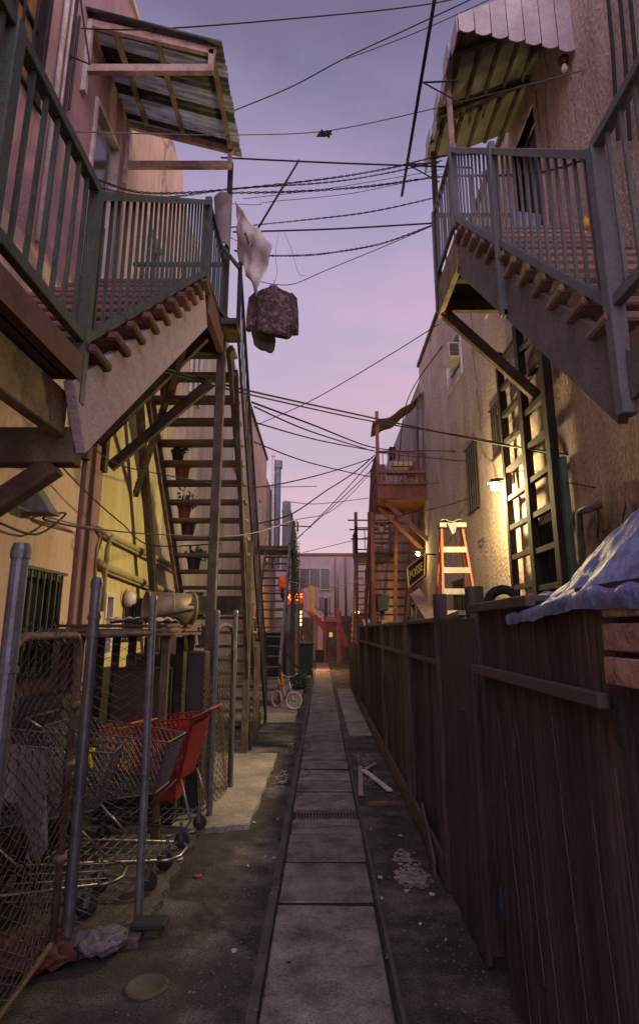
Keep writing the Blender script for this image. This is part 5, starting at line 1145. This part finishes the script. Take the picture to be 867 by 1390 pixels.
for _ in range(2600):
    y = rnd.uniform(2.2, 16); x = rnd.choice([rnd.uniform(-.62, -.36), rnd.uniform(.4, .80), rnd.uniform(.62, .80), rnd.uniform(-1.0, -.4)]); s = rnd.uniform(.002, .007)
    if x < -.6 and y > 5.6: continue
    gm.blob((x, y, s*.4), (s, s, s*.7), rnd.randint(0, 9999), 5, .2)
stuff(gm.build('gravel_bits', M_slab))
ll = MB()
for _ in range(900):
    y = rnd.uniform(2.4, 15); x = rnd.choice((XF-rnd.random()**2*.3, -.62+rnd.random()**2*.3, rnd.uniform(-.34, -.27), rnd.uniform(.33, .42), rnd.uniform(-.95, .8)))
    if x < -.6 and y > 5.6: continue
    z = .034 if -.26 < x < .318 else (.022 if -.34 < x < .37 else .004)
    a = rnd.uniform(0, 6.28); s1 = rnd.uniform(.004, .016); d1 = Vector((math.cos(a), math.sin(a), 0))*s1; d2 = Vector((-math.sin(a), math.cos(a), 0))*s1*rnd.uniform(.25, .7); c = Vector((x, y, z))
    ll.add([c-d1, c+d2+Vector((0, 0, s1*.3)), c+d1, c-d2], [(0, 1, 2, 3)])
stuff(ll.build('leaf_litter', mat('dead_leaf', (.13, .095, .06), .9, island=.75, bump=0)))
# weeds along the strip edges
wd = MB()
for _ in range(140):
    y = rnd.uniform(2.5, 20); x = rnd.choice([-.272, .33, -.35, .41])+rnd.uniform(-.01, .01)
    if rnd.random() < .25: leaves(wd, (x, y, .02), (.02, .04, .015), 7, rnd.randint(0, 9999), .022)
leaves(wd, (-.62, 17.5, .3), (.22, .6, .3), 700, 77, .09)
stuff(wd.build('weeds', M_leaf))
# planks
for k, (a, c, w, l) in enumerate((((489, 1041), (489.5, 1079), .05, 'long grey plank lying along the right kerb strip'), ((493, 1045), (529, 1073), .06, 'white painted plank lying slantwise near the fence'), ((497, 1043), (510, 1036), .04, 'short plank piece at the tip of the white plank'))):
    A0, B0 = at(*a, Z=.02+.012*k), at(*c, Z=.02+.012*k); q = MB(); q.beam(A0, B0, w, .02); tag(q.build('plank', [M_pinktread, M_white, M_pinktread][k], bevel=.003, loc=A0), l, 'plank', 'loose planks by the right fence')
q = MB(); A0, B0 = at(499, 1091, Z=.02), at(537, 1090, Z=.02); q.beam(A0, B0, .07, .035); tag(q.build('wood_block', M_rustpipe, bevel=.004, loc=A0), 'rusty flat bar on the asphalt below the loose planks', 'bar')
q = MB(); q.beam((XF-.06, gy(1190), .05), (XF-.02, gy(1140), .22), .02, .12, up=(0, 0, 1)); tag(q.build('leaning_plank', M_fencerail, bevel=.003), 'short plank leaning against the foot of the right fence', 'plank')
q = MB(); q.blob((XF+.10, 3.52, .33), (.05, .05, .12), 4, 14, .1); tag(q.build('blue_bag', mat('blue_plastic_bag', (.03, .10, .24), .4, bump=.4), smooth=True), 'blue plastic bag glimpsed through the gap by the gate', 'bag')

# ------------------------------------------------------------------ bicycle
bk = thing('childs_bicycle', 'small child bicycle with white tyres leaning beside the far stairs', 'bicycle', (-.72, 13.1, .11))
O = Vector((-.72, 13.2, .11))
fw = O+Vector((.16, -.22, .175)); rw = O+Vector((-.20, .12, .175)); ax = Vector((.35, .93, .12)); ax1 = Vector((.95, .3, .1)); 
axf = Vector((.12, 1, .1)); axr = Vector((.72, .68, 0))
def wheel(c, axis, Rr, m_, par, nm='wheel'):
    q = MB(); q.ring(c, axis, Rr, .014, 32, 8); w = q.build(nm, m_, par, smooth=True)
    q = MB(); a = Vector(axis).normalized(); e1 = a.orthogonal().normalized(); e2 = a.cross(e1)
    for k in range(12): t = math.pi*2*k/12; q.tube([c, c+(e1*math.cos(t)+e2*math.sin(t))*(Rr-.02)], .0025, 4)
    q.ring(c, axis, Rr-.024, .006, 24, 5); q.tube([c-a*.04, c+a*.04], .014, 8); q.build('spokes', M_chrome, w)
M_tyre = mat('white_tyre', (.52, .48, .43), .7, bump=.1)
wheel(fw, axf, .155, M_tyre, bk); wheel(rw, axr, .155, mat('pink_tyre', (.55, .38, .42), .7, bump=.1), bk)
M_fb = mat('bike_blue', (.05, .12, .35), .4); M_fp = mat('bike_pink', (.5, .06, .12), .4)
hd = O+Vector((.06, -.10, .52)); st = O+Vector((-.10, .05, .42)); bb = O+Vector((-.03, .0, .17))
q = MB(); q.tube([bb, st], .014); q.tube([hd+Vector((.01, -.02, -.08)), bb], .018); q.tube([rw+Vector((.02, 0, 0)), bb], .01); q.tube([rw, st+Vector((0, 0, -.08))], .009); q.build('frame', M_fb, bk, smooth=True)
q = MB(); q.tube([hd, hd.lerp(fw, .5)], .014); q.tube([hd.lerp(fw, .5), fw+Vector((.0, .04, 0))], .01); q.tube([hd.lerp(fw, .5), fw+Vector((0, -.04, 0))], .01); q.build('fork', M_white, bk, smooth=True)
q = MB(); q.tube([hd, hd+Vector((-.01, .02, .09))], .011); q.tube([hd+Vector((-.18, -.03, .17)), hd+Vector((-.08, 0, .10)), hd+Vector((.08, .03, .10)), hd+Vector((.16, .0, .16))], .010); q.build('handlebar', M_chrome, bk, smooth=True)
q = MB(); q.blob(st+Vector((0, 0, .03)), (.06, .09, .025), 3, 12, 0); q.build('saddle', M_fp, bk, smooth=True)
q = MB(); q.ring(O+Vector((.26, -.05, .07)), (.9, .3, .1), .06, .014, 16, 6); q.tube([O+Vector((.26, -.05, .07)), rw], .006); q.build('training_wheel', M_tyre, bk, smooth=True)
for k, (a, c) in enumerate((((382, 912), (388, 955)), ((378, 918), (383, 950)))):
    q = MB(); q.beam(at(*a, Y=13.5), at(*c, Y=13.35), .04, .02); tag(q.build('wooden_stake', mat('orange_stake', (.45, .2, .07), .7)), ['orange brown stake leaning behind the bicycle, longer one', 'orange brown stake leaning behind the bicycle, shorter one'][k], 'stake', 'stakes behind the bicycle')
# orange and blue bags hanging by grey stair
q = MB(); q.blob(at(383, 791, Y=16.5), (.09, .06, .17), 5, 16, .38); tag(q.build('orange_bag', mat('orange_plastic', (.75, .14, .02), .5, bump=.3), smooth=True), 'bright orange bag hanging on the grey staircase rail', 'bag')
q = MB(); q.blob(at(386, 806, Y=16.55), (.10, .06, .15), 6, 16, .38); tag(q.build('blue_bag', mat('blue_plastic', (.02, .06, .2), .5, bump=.3), smooth=True), 'dark blue bag hanging under the orange bag', 'bag')

# ------------------------------------------------------------------ hanging clothes
JY = 6.3; s_ = JY/.9/840.
jk = thing('hanging_jacket', 'dark patterned jacket hanging from a line over the alley', 'jacket', tuple(at(370, 390, Y=JY)))
M_jack = mat('patterned_jacket', (.07, .045, .05), .9, var=.5, scale=6, bump=.5, bscale=30, stain=(.34, .19, .17), stain_amt=.75, stain_scale=24)
T = at(371, 390, Y=JY)
def loft(mb, rings):
    n = 28; vs = []; fs = []
    for (cx_, cy_, z, rx, ry, tilt) in rings:
        for k in range(n):
            t = 2*math.pi*k/n; vs.append((cx_+rx*math.cos(t)*(1+.03*math.sin(z*31)), cy_+ry*.6*math.sin(t)+.011*math.sin(5*t+z*6)+.006*math.sin(9*t-z*23), z+tilt*math.cos(t)))
    for i in range(len(rings)-1):
        for k in range(n): fs.append((i*n+k, i*n+(k+1)%n, (i+1)*n+(k+1)%n, (i+1)*n+k))
    mb.add(vs, fs)
q = MB(); x, y, z = T
loft(q, [(x, y, z+.02, .035, .03, 0), (x, y, z-.01, .05, .035, 0), (x, y, z-.05, .13, .045, -.01), (x, y, z-.09, .19, .055, -.01), (x+.01, y, z-.16, .20, .07, -.01), (x+.01, y, z-.3, .19, .075, -.02), (x+.015, y, z-.45, .195, .08, -.02), (x+.02, y, z-.56, .20, .075, -.03), (x+.02, y, z-.60, .18, .06, -.03)])
q.build('body', M_jack, jk, smooth=True, solid=.006)
for s in (-1, 1):
    q = MB(); loft(q, [(x+s*.17, y, z-.08, .045, .05, 0), (x+s*.215, y, z-.14, .055, .055, 0), (x+s*.235, y-.01, z-.3, .05, .05, 0), (x+s*.245, y-.015, z-.46, .045, .045, 0), (x+s*.25, y-.02, z-.60 if s > 0 else z-.55, .038, .038, 0)]); q.build('sleeve', M_jack, jk, smooth=True, solid=.005)
q = MB(); q.tube([(x, y, z+.09), (x+.012, y, z+.07), (x, y, z+.04), (x, y, z)], .003, 5); q.tube([(x-.16, y, z-.06), (x, y, z+.0), (x+.16, y, z-.06)], .005, 5); q.build('hanger', M_black, jk)
q = MB(); T2 = at(357, 440, Y=6.5); x, y, z = T2
loft(q, [(x, y, z+.05, .1, .04, 0), (x, y, z-.1, .13, .05, 0), (x+.02, y, z-.2, .13, .05, -.01), (x+.02, y, z-.29, .12, .05, -.03), (x+.03, y, z-.33, .08, .03, -.03)])
tag(q.build('hanging_shirt', mat('camouflage_cloth', (.17, .15, .12), .9, bump=.5, stain=(.05, .06, .035), stain_amt=.9, stain_scale=12), smooth=True, solid=.005, loc=T2), 'camouflage shirt hanging just behind the patterned jacket', 'shirt')
# banner cloth
cn = [at(319, 273, Y=6.45), at(370, 334, Y=6.0), at(349, 404, Y=6.0), at(324, 352, Y=6.45)]
bc = thing('hanging_banner', 'dirty white cloth banner with dark marks hanging from the left balcony post', 'banner', tuple(cn[0]))
cloth('fabric', cn, 14, 14, lambda u, v: (.010*math.sin(u*13+v*5)+.006*math.sin(v*21), .035*math.sin(v*9+u*4)+.02*math.sin(u*17), .008*math.sin(u*11)), M_sheet, bc, solid=.004)
q = MB()
for (px, py) in ((335, 322), (337, 330), (343, 333), (336, 326), (333, 318)):
    c = at(px, py, Y=6.17); q.box((c.x-.014, c.y-.004, c.z-.022), (c.x+.014, c.y, c.z+.02))
q.build('printed_marks', M_black, bc)
o = cloth('grey_blanket', [at(291, 268, Y=6.55), at(314, 266, Y=6.55), at(311, 336, Y=6.58), at(296, 336, Y=6.58)], 8, 14, lambda u, v: (0, -.05*math.sin(u*math.pi)+.02*math.sin(v*9), .03*math.sin(u*math.pi)), M_greycloth, solid=.012, loc=at(300, 300, Y=6.5))
tag(o, 'grey blanket hung over the left balcony rail beside the awning post', 'blanket')
# tangled cord / shoes knot
c = at(440, 180, Y=6.1); q = MB(); rnd = random.Random(3)
for k in range(7): q.tube([c+Vector((rnd.uniform(-.09, .09), rnd.uniform(-.03, .03), rnd.uniform(-.05, .02))) for _ in range(4)], .010, 6)
tag(q.build('knotted_rag', M_cable, loc=c), 'small dark tangle of cord knotted on the overhead wire', 'tangle')

# ------------------------------------------------------------------ overhead wires
def wire(pts, r, label, m_=M_cable, twist=False, name='overhead_cable', group='overhead cables'):
    """pts: (px,py,Y) ; catmull-rom smoothing"""
    r *= 1.25; W = [at(a, b_, Y=Y) for a, b_, Y in pts]; out = []
    for i in range(len(W)-1):
        p0, p1, p2, p3 = W[max(i-1, 0)], W[i], W[i+1], W[min(i+2, len(W)-1)]
        for k in range(10):
            t = k/10; out.append(.5*((2*p1)+(-p0+p2)*t+(2*p0-5*p1+4*p2-p3)*t*t+(-p0+3*p1-3*p2+p3)*t**3))
    out.append(W[-1])
    q = MB()
    if twist:
        fine = []
        for a, b_ in zip(out, out[1:]):
            for k in range(6): fine.append(a.lerp(b_, k/6))
        fine.append(out[-1])
        for ph in (0, math.pi): q.tube([p_+Vector((0, math.cos(i*.55+ph)*r, math.sin(i*.55+ph)*r)) for i, p_ in enumerate(fine)], r*.8, 4)
    else: q.tube(out, r, 5)
    o = q.build(name, m_, smooth=True, loc=W[0]); tag(o, label, 'cable', group); return o
wire([(68, 36, 4.9), (195, 40, 5.0), (400, 25, 5.2), (590, 4, 5.4), (720, -30, 5.6)], .006, 'topmost thin cable crossing the sky from left building')
wire([(318, 150, 6.6), (395, 118, 6.4), (470, 78, 6.0), (560, 36, 5.6), (680, -20, 5.2)], .006, 'upper cable rising to the right past the long pole')
wire([(470, 80, 6.0), (565, 44, 5.6), (680, -8, 5.2)], .004, 'thin strand just beneath the rising upper cable', M_cable)
wire([(88, 178, 4.2), (220, 182, 5.2), (330, 183, 6.0), (440, 178, 6.1), (560, 154, 5.8), (720, 114, 5.2), (870, 74, 4.4)], .005, 'cable crossing with the knotted tangle on it', M_thin)
wire([(300, 214, 6.6), (450, 221, 6.5), (592, 226, 6.5), (640, 228, 6.5)], .009, 'straight thick cable just above the twisted bundle')
wire([(130, 243, 4.2), (200, 262, 5.0), (300, 258, 6.3), (440, 243, 6.4), (530, 228, 6.4), (600, 212, 6.4), (700, 208, 5.6), (800, 203, 4.4)], .006, 'heaviest twisted cable bundle sagging between the two balconies', twist=True)
wire([(135, 255, 4.3), (220, 268, 5.2), (320, 256, 6.5), (440, 248, 6.5), (520, 236, 6.5), (600, 218, 6.5)], .005, 'second twisted cable touching the heaviest bundle', twist=True)
wire([(300, 262, 6.6), (400, 260, 6.6), (500, 253, 6.6), (600, 240, 6.6), (720, 236, 5.4), (806, 212, 4.2)], .007, 'dark cable running just under the bundles to the right rail', twist=True)
wire([(330, 270, 6.7), (430, 258, 6.7), (520, 244, 6.7), (600, 230, 6.7)], .003, 'hair-thin wire under the bundles', M_cable)
wire([(300, 276, 6.7), (350, 278, 6.7), (365, 274, 6.7), (480, 262, 6.7), (600, 236, 6.7)], .003, 'hair-thin kinked wire lowest under the bundles', M_cable)
wire([(300, 310, 6.7), (400, 300, 6.7), (500, 288, 6.7), (592, 268, 6.7)], .005, 'twisted cable in the gap above the straight clothes rod', twist=True)
wire([(316, 315, 6.62), (450, 311, 6.65), (588, 303, 6.68)], .009, 'straight rod-like cable level with the hanging banner')
wire([(318, 340, 6.62), (345, 346, 6.6), (400, 347, 6.5), (450, 343, 6.5), (520, 330, 6.6), (588, 305, 6.68)], .006, 'drooping twisted cable below the straight rod cable', twist=True)
wire([(345, 380, 6.4), (372, 386, 6.3), (400, 385, 6.3), (440, 368, 6.4), (520, 335, 6.5), (588, 306, 6.68)], .004, 'clothes wire that carries the patterned jacket', M_cable)
wire([(378, 315, 6.6), (374, 345, 6.4), (376, 370, 6.35), (372, 385, 6.3)], .002, 'thin kinked hanger wire above the jacket', M_thin)
wire([(386, 315, 6.6), (396, 340, 6.5), (405, 370, 6.4), (415, 374, 6.4)], .002, 'thin kinked wire right of the jacket hanger', M_thin)
wire([(312, 322, 6.6), (340, 340, 6.5), (347, 370, 6.4), (352, 384, 6.4), (345, 395, 6.5)], .003, 'barbed looking wire beside the banner', M_cable)
wire([(188, 490, 5.7), (260, 510, 6.4), (345, 532, 7.5), (500, 566, 9), (640, 596, 8.0), (760, 616, 6.2), (880, 634, 5.0)], .011, 'thick cable sweeping down to the right across the middle')
wire([(188, 494, 5.7), (260, 515, 6.4), (345, 537, 7.5), (500, 571, 9), (640, 594, 8.1), (760, 619, 6.3), (880, 631, 5.1)], .009, 'second thick cable paired with the one sweeping across the middle')
wire([(342, 546, 8), (420, 575, 10), (505, 607, 14.4), (575, 614, 14.6)], .012, 'cable from the left railing to the red balcony rail')
wire([(345, 552, 8), (420, 585, 10), (505, 612, 14.4)], .010, 'cable below it ending at the red balcony rail')
wire([(345, 573, 9), (430, 597, 11), (508, 612, 14.4)], .010, 'lowest of the three cables reaching the red balcony')
wire([(345, 600, 9), (420, 628, 11), (505, 648, 14.4)], .009, 'thin cable falling to the red staircase top', M_cable)
wire([(0, 678, 4.3), (60, 700, 5.0), (135, 718, 6), (230, 726, 6.3), (330, 726, 7), (400, 706, 9), (455, 690, 11), (505, 640, 14.4)], .006, 'pale wire from the left wall drooping to the red balcony', M_thin)
wire([(345, 662, 9), (390, 655, 10), (450, 640, 12), (505, 622, 14.4)], .009, 'cable with small clips rising to the red balcony', M_cable)
wire([(345, 712, 12), (395, 698, 13), (440, 668, 14), (480, 642, 14.3), (508, 618, 14.5)], .012, 'heavier cable curving up to the red balcony corner')
wire([(400, 735, 20), (450, 685, 18), (508, 622, 15)], .010, 'thin cable running from the vine pole to the red balcony')
wire([(405, 729, 20), (460, 680, 18), (512, 630, 15)], .010, 'second thin cable from the vine pole to the red balcony')
wire([(595, 440, 11), (520, 487, 12), (420, 545, 13), (345, 578, 15)], .008, 'thin cable from the right roof corner down to the left')
wire([(385, 680, 28), (430, 684, 28), (500, 676, 28)], .015, 'faint sagging cable beyond the flues', M_thin)
wire([(411, 750, 32), (470, 736, 30), (505, 728, 24)], .012, 'faint far cable above the pink building', M_cable)
wire([(383, 787, 16.5), (420, 794, 20), (460, 795, 22), (500, 784, 22.5)], .012, 'pale sagging cable across the far end of the alley', M_sheet)
wire([(508, 614, 14.4), (575, 612, 13.0), (640, 612, 10.2), (680, 600, 8.2)], .008, 'cable from the red balcony along the right wall')
wire([(520, 616, 14.4), (590, 622, 12.6), (640, 625, 10), (700, 604, 7.8), (770, 612, 6.1), (880, 622, 4.8)], .006, 'sagging thin cable over the right wall windows', M_cable)
wire([(520, 658, 14.4), (575, 656, 14.2), (640, 654, 10.1), (700, 640, 7.7), (770, 655, 6), (867, 672, 5)], .005, 'thin cable low on the right wall crossing the wooden frame', M_cable)
wire([(540, 700, 14), (590, 690, 12.5), (640, 675, 10.1), (668, 660, 8.9)], .007, 'thin cable feeding the glowing wall lamp', M_cable)
wire([(860, 640, 4.9), (850, 680, 5.), (840, 730, 5)], .006, 'loose cable hanging down the near right wall', M_cable)
wire([(60, 602, 3.3), (90, 640, 5.0), (130, 680, 5.8), (165, 710, 6.4), (205, 740, 6.9), (300, 738, 6.8)], .006, 'black cable snaking down the peach wall to the yellow wall')
wire([(100, 580, 3.4), (150, 625, 5.5), (200, 640, 6.2), (330, 660, 8), (430, 660, 11)], .005, 'thin black cable from the left beam across the yellow wall')
wire([(0, 690, 4.4), (60, 640, 5), (110, 590, 4.2), (125, 560, 3.4)], .0035, 'thin brown cord up the peach wall', M_wire)
wire([(0, 710, 4.4), (52, 725, 5.0), (90, 697, 5.5), (60, 705, 5.1), (130, 720, 6)], .008, 'dark conduit zigzag on the peach wall', M_darkmetal)
wire([(600, 470, 11.4), (552, 545, 14.4), (540, 640, 15)], .010, 'cable along the right roof edge down to the red balcony')
wire([(8, 490, 3.0), (15, 520, 3.1), (18, 540, 3.1), (12, 520, 3.05), (40, 488, 3.1), (95, 510, 3.2)], .006, 'loop of slack black cable under the left landing')
wire([(185, 492, 5.65), (195, 485, 5.65), (190, 500, 5.6), (200, 492, 5.7), (186, 488, 5.6)], .014, 'black cable splice fixed to the pale stringer')

# ------------------------------------------------------------------ world, sun, camera
w = bpy.data.worlds.new('World'); scene.world = w; w.use_nodes = True
nt = w.node_tree; nt.nodes.clear(); L = nt.links
out = nd(nt, 'ShaderNodeOutputWorld'); bg = nd(nt, 'ShaderNodeBackground'); bg2 = nd(nt, 'ShaderNodeBackground'); ads = nd(nt, 'ShaderNodeAddShader')
sky = nd(nt, 'ShaderNodeTexSky'); sky.sky_type = 'NISHITA'; sky.sun_disc = False; sky.sun_elevation = R(1); sky.sun_rotation = R(200)
L.new(sky.outputs[0], bg2.inputs[0]); bg2.inputs[1].default_value = .015
tc = nd(nt, 'ShaderNodeTexCoord'); sx = nd(nt, 'ShaderNodeSeparateXYZ'); L.new(tc.outputs['Generated'], sx.inputs[0])
nz = nd(nt, 'ShaderNodeTexNoise'); nz.inputs['Scale'].default_value = 2.2; nz.inputs['Detail'].default_value = 5; nz.inputs['Roughness'].default_value = .55
mpz = nd(nt, 'ShaderNodeMapping'); mpz.inputs['Scale'].default_value = (1.2, .6, 2.2); mpz.inputs['Rotation'].default_value = (0, R(35), 0); L.new(tc.outputs['Generated'], mpz.inputs['Vector']); L.new(mpz.outputs[0], nz.inputs['Vector'])
ma = nd(nt, 'ShaderNodeMath', operation='MULTIPLY_ADD'); ma.inputs[1].default_value = .22; L.new(nz.outputs['Fac'], ma.inputs[0]); 
sb = nd(nt, 'ShaderNodeMath', operation='SUBTRACT'); sb.inputs[1].default_value = .11; L.new(sx.outputs['Z'], sb.inputs[0]); L.new(sb.outputs[0], ma.inputs[2])
cr = nd(nt, 'ShaderNodeValToRGB'); L.new(ma.outputs[0], cr.inputs[0])
def srgb(r, g, b_): return tuple((c/255/12.92 if c/255 <= .04045 else ((c/255+.055)/1.055)**2.4) for c in (r, g, b_))
el = cr.color_ramp.elements
el[0].position = 0; el[0].color = (*srgb(204, 172, 180), 1); el[1].position = 1; el[1].color = (*srgb(72, 70, 98), 1)
for ps, c in ((.155, (198, 172, 184)), (.30, (182, 161, 180)), (.454, (172, 156, 184)), (.632, (146, 137, 170)), (.757, (108, 103, 134)), (.86, (92, 88, 116))):
    e_ = el.new(ps); e_.color = (*srgb(*c), 1)
gm_ = nd(nt, 'ShaderNodeMapRange'); gm_.inputs['From Min'].default_value = .05; gm_.inputs['From Max'].default_value = -.9; gm_.inputs['To Min'].default_value = 1; gm_.inputs['To Max'].default_value = 4.2
L.new(sx.outputs['Y'], gm_.inputs['Value'])
nz2 = nd(nt, 'ShaderNodeTexNoise'); nz2.inputs['Scale'].default_value = 2.6; nz2.inputs['Detail'].default_value = 6; nz2.inputs['Roughness'].default_value = .6; nz2.inputs['Distortion'].default_value = .5
mp2 = nd(nt, 'ShaderNodeMapping'); mp2.inputs['Rotation'].default_value = (0, R(-40), 0); mp2.inputs['Scale'].default_value = (.8, .6, 2.6); mp2.inputs['Location'].default_value = (.4, 0, .3)
L.new(tc.outputs['Generated'], mp2.inputs['Vector']); L.new(mp2.outputs[0], nz2.inputs['Vector'])
mk = nd(nt, 'ShaderNodeMapRange'); mk.inputs['From Min'].default_value = .44; mk.inputs['From Max'].default_value = .62; mk.inputs['To Max'].default_value = .85; L.new(nz2.outputs['Fac'], mk.inputs['Value'])
px_ = nd(nt, 'ShaderNodeMapRange'); px_.inputs['From Min'].default_value = -.25; px_.inputs['From Max'].default_value = .25; px_.inputs['To Min'].default_value = .35; px_.inputs['To Max'].default_value = 1.2; L.new(sx.outputs['X'], px_.inputs['Value'])
mk2 = nd(nt, 'ShaderNodeMath', operation='MULTIPLY'); L.new(mk.outputs[0], mk2.inputs[0]); L.new(px_.outputs[0], mk2.inputs[1])
pk = nd(nt, 'ShaderNodeVectorMath', operation='MULTIPLY'); pk.inputs[1].default_value = (1.24, 1.06, 1.03); L.new(cr.outputs[0], pk.inputs[0])
cm2 = nd(nt, 'ShaderNodeMix', data_type='RGBA'); L.new(mk2.outputs[0], cm2.inputs[0]); L.new(cr.outputs[0], cm2.inputs[6]); L.new(pk.outputs[0], cm2.inputs[7])
sc_ = nd(nt, 'ShaderNodeVectorMath', operation='SCALE'); L.new(cm2.outputs[2], sc_.inputs[0]); L.new(gm_.outputs[0], sc_.inputs['Scale'])
L.new(sc_.outputs[0], bg.inputs[0]); bg.inputs[1].default_value = 1.13
L.new(bg.outputs[0], ads.inputs[0]); L.new(bg2.outputs[0], ads.inputs[1]); L.new(ads.outputs[0], out.inputs[0])
sun = bpy.data.lights.new('sun', 'SUN'); sun.energy = .85; sun.angle = R(45); sun.color = (1, .86, .84)
so = bpy.data.objects.new('sun', sun); COL.objects.link(so); so.rotation_euler = (R(32), R(6), R(10))
cam = bpy.data.cameras.new('camera'); co = bpy.data.objects.new('camera', cam); COL.objects.link(co)
co.location = (0, 0, H); co.rotation_euler = (R(90)+TH, 0, 0)
cam.sensor_fit = 'VERTICAL'; cam.sensor_height = 36; cam.lens = F/1390*36
cam.shift_y = -(695-CY)/1390; cam.shift_x = -(CX-433.5)/1390
cam.clip_start = .05; cam.clip_end = 600
scene.camera = co
scene.view_settings.view_transform = 'Standard'; scene.view_settings.look = 'None'; scene.view_settings.exposure = .12; scene.view_settings.gamma = 1
scene.render.engine = 'CYCLES'
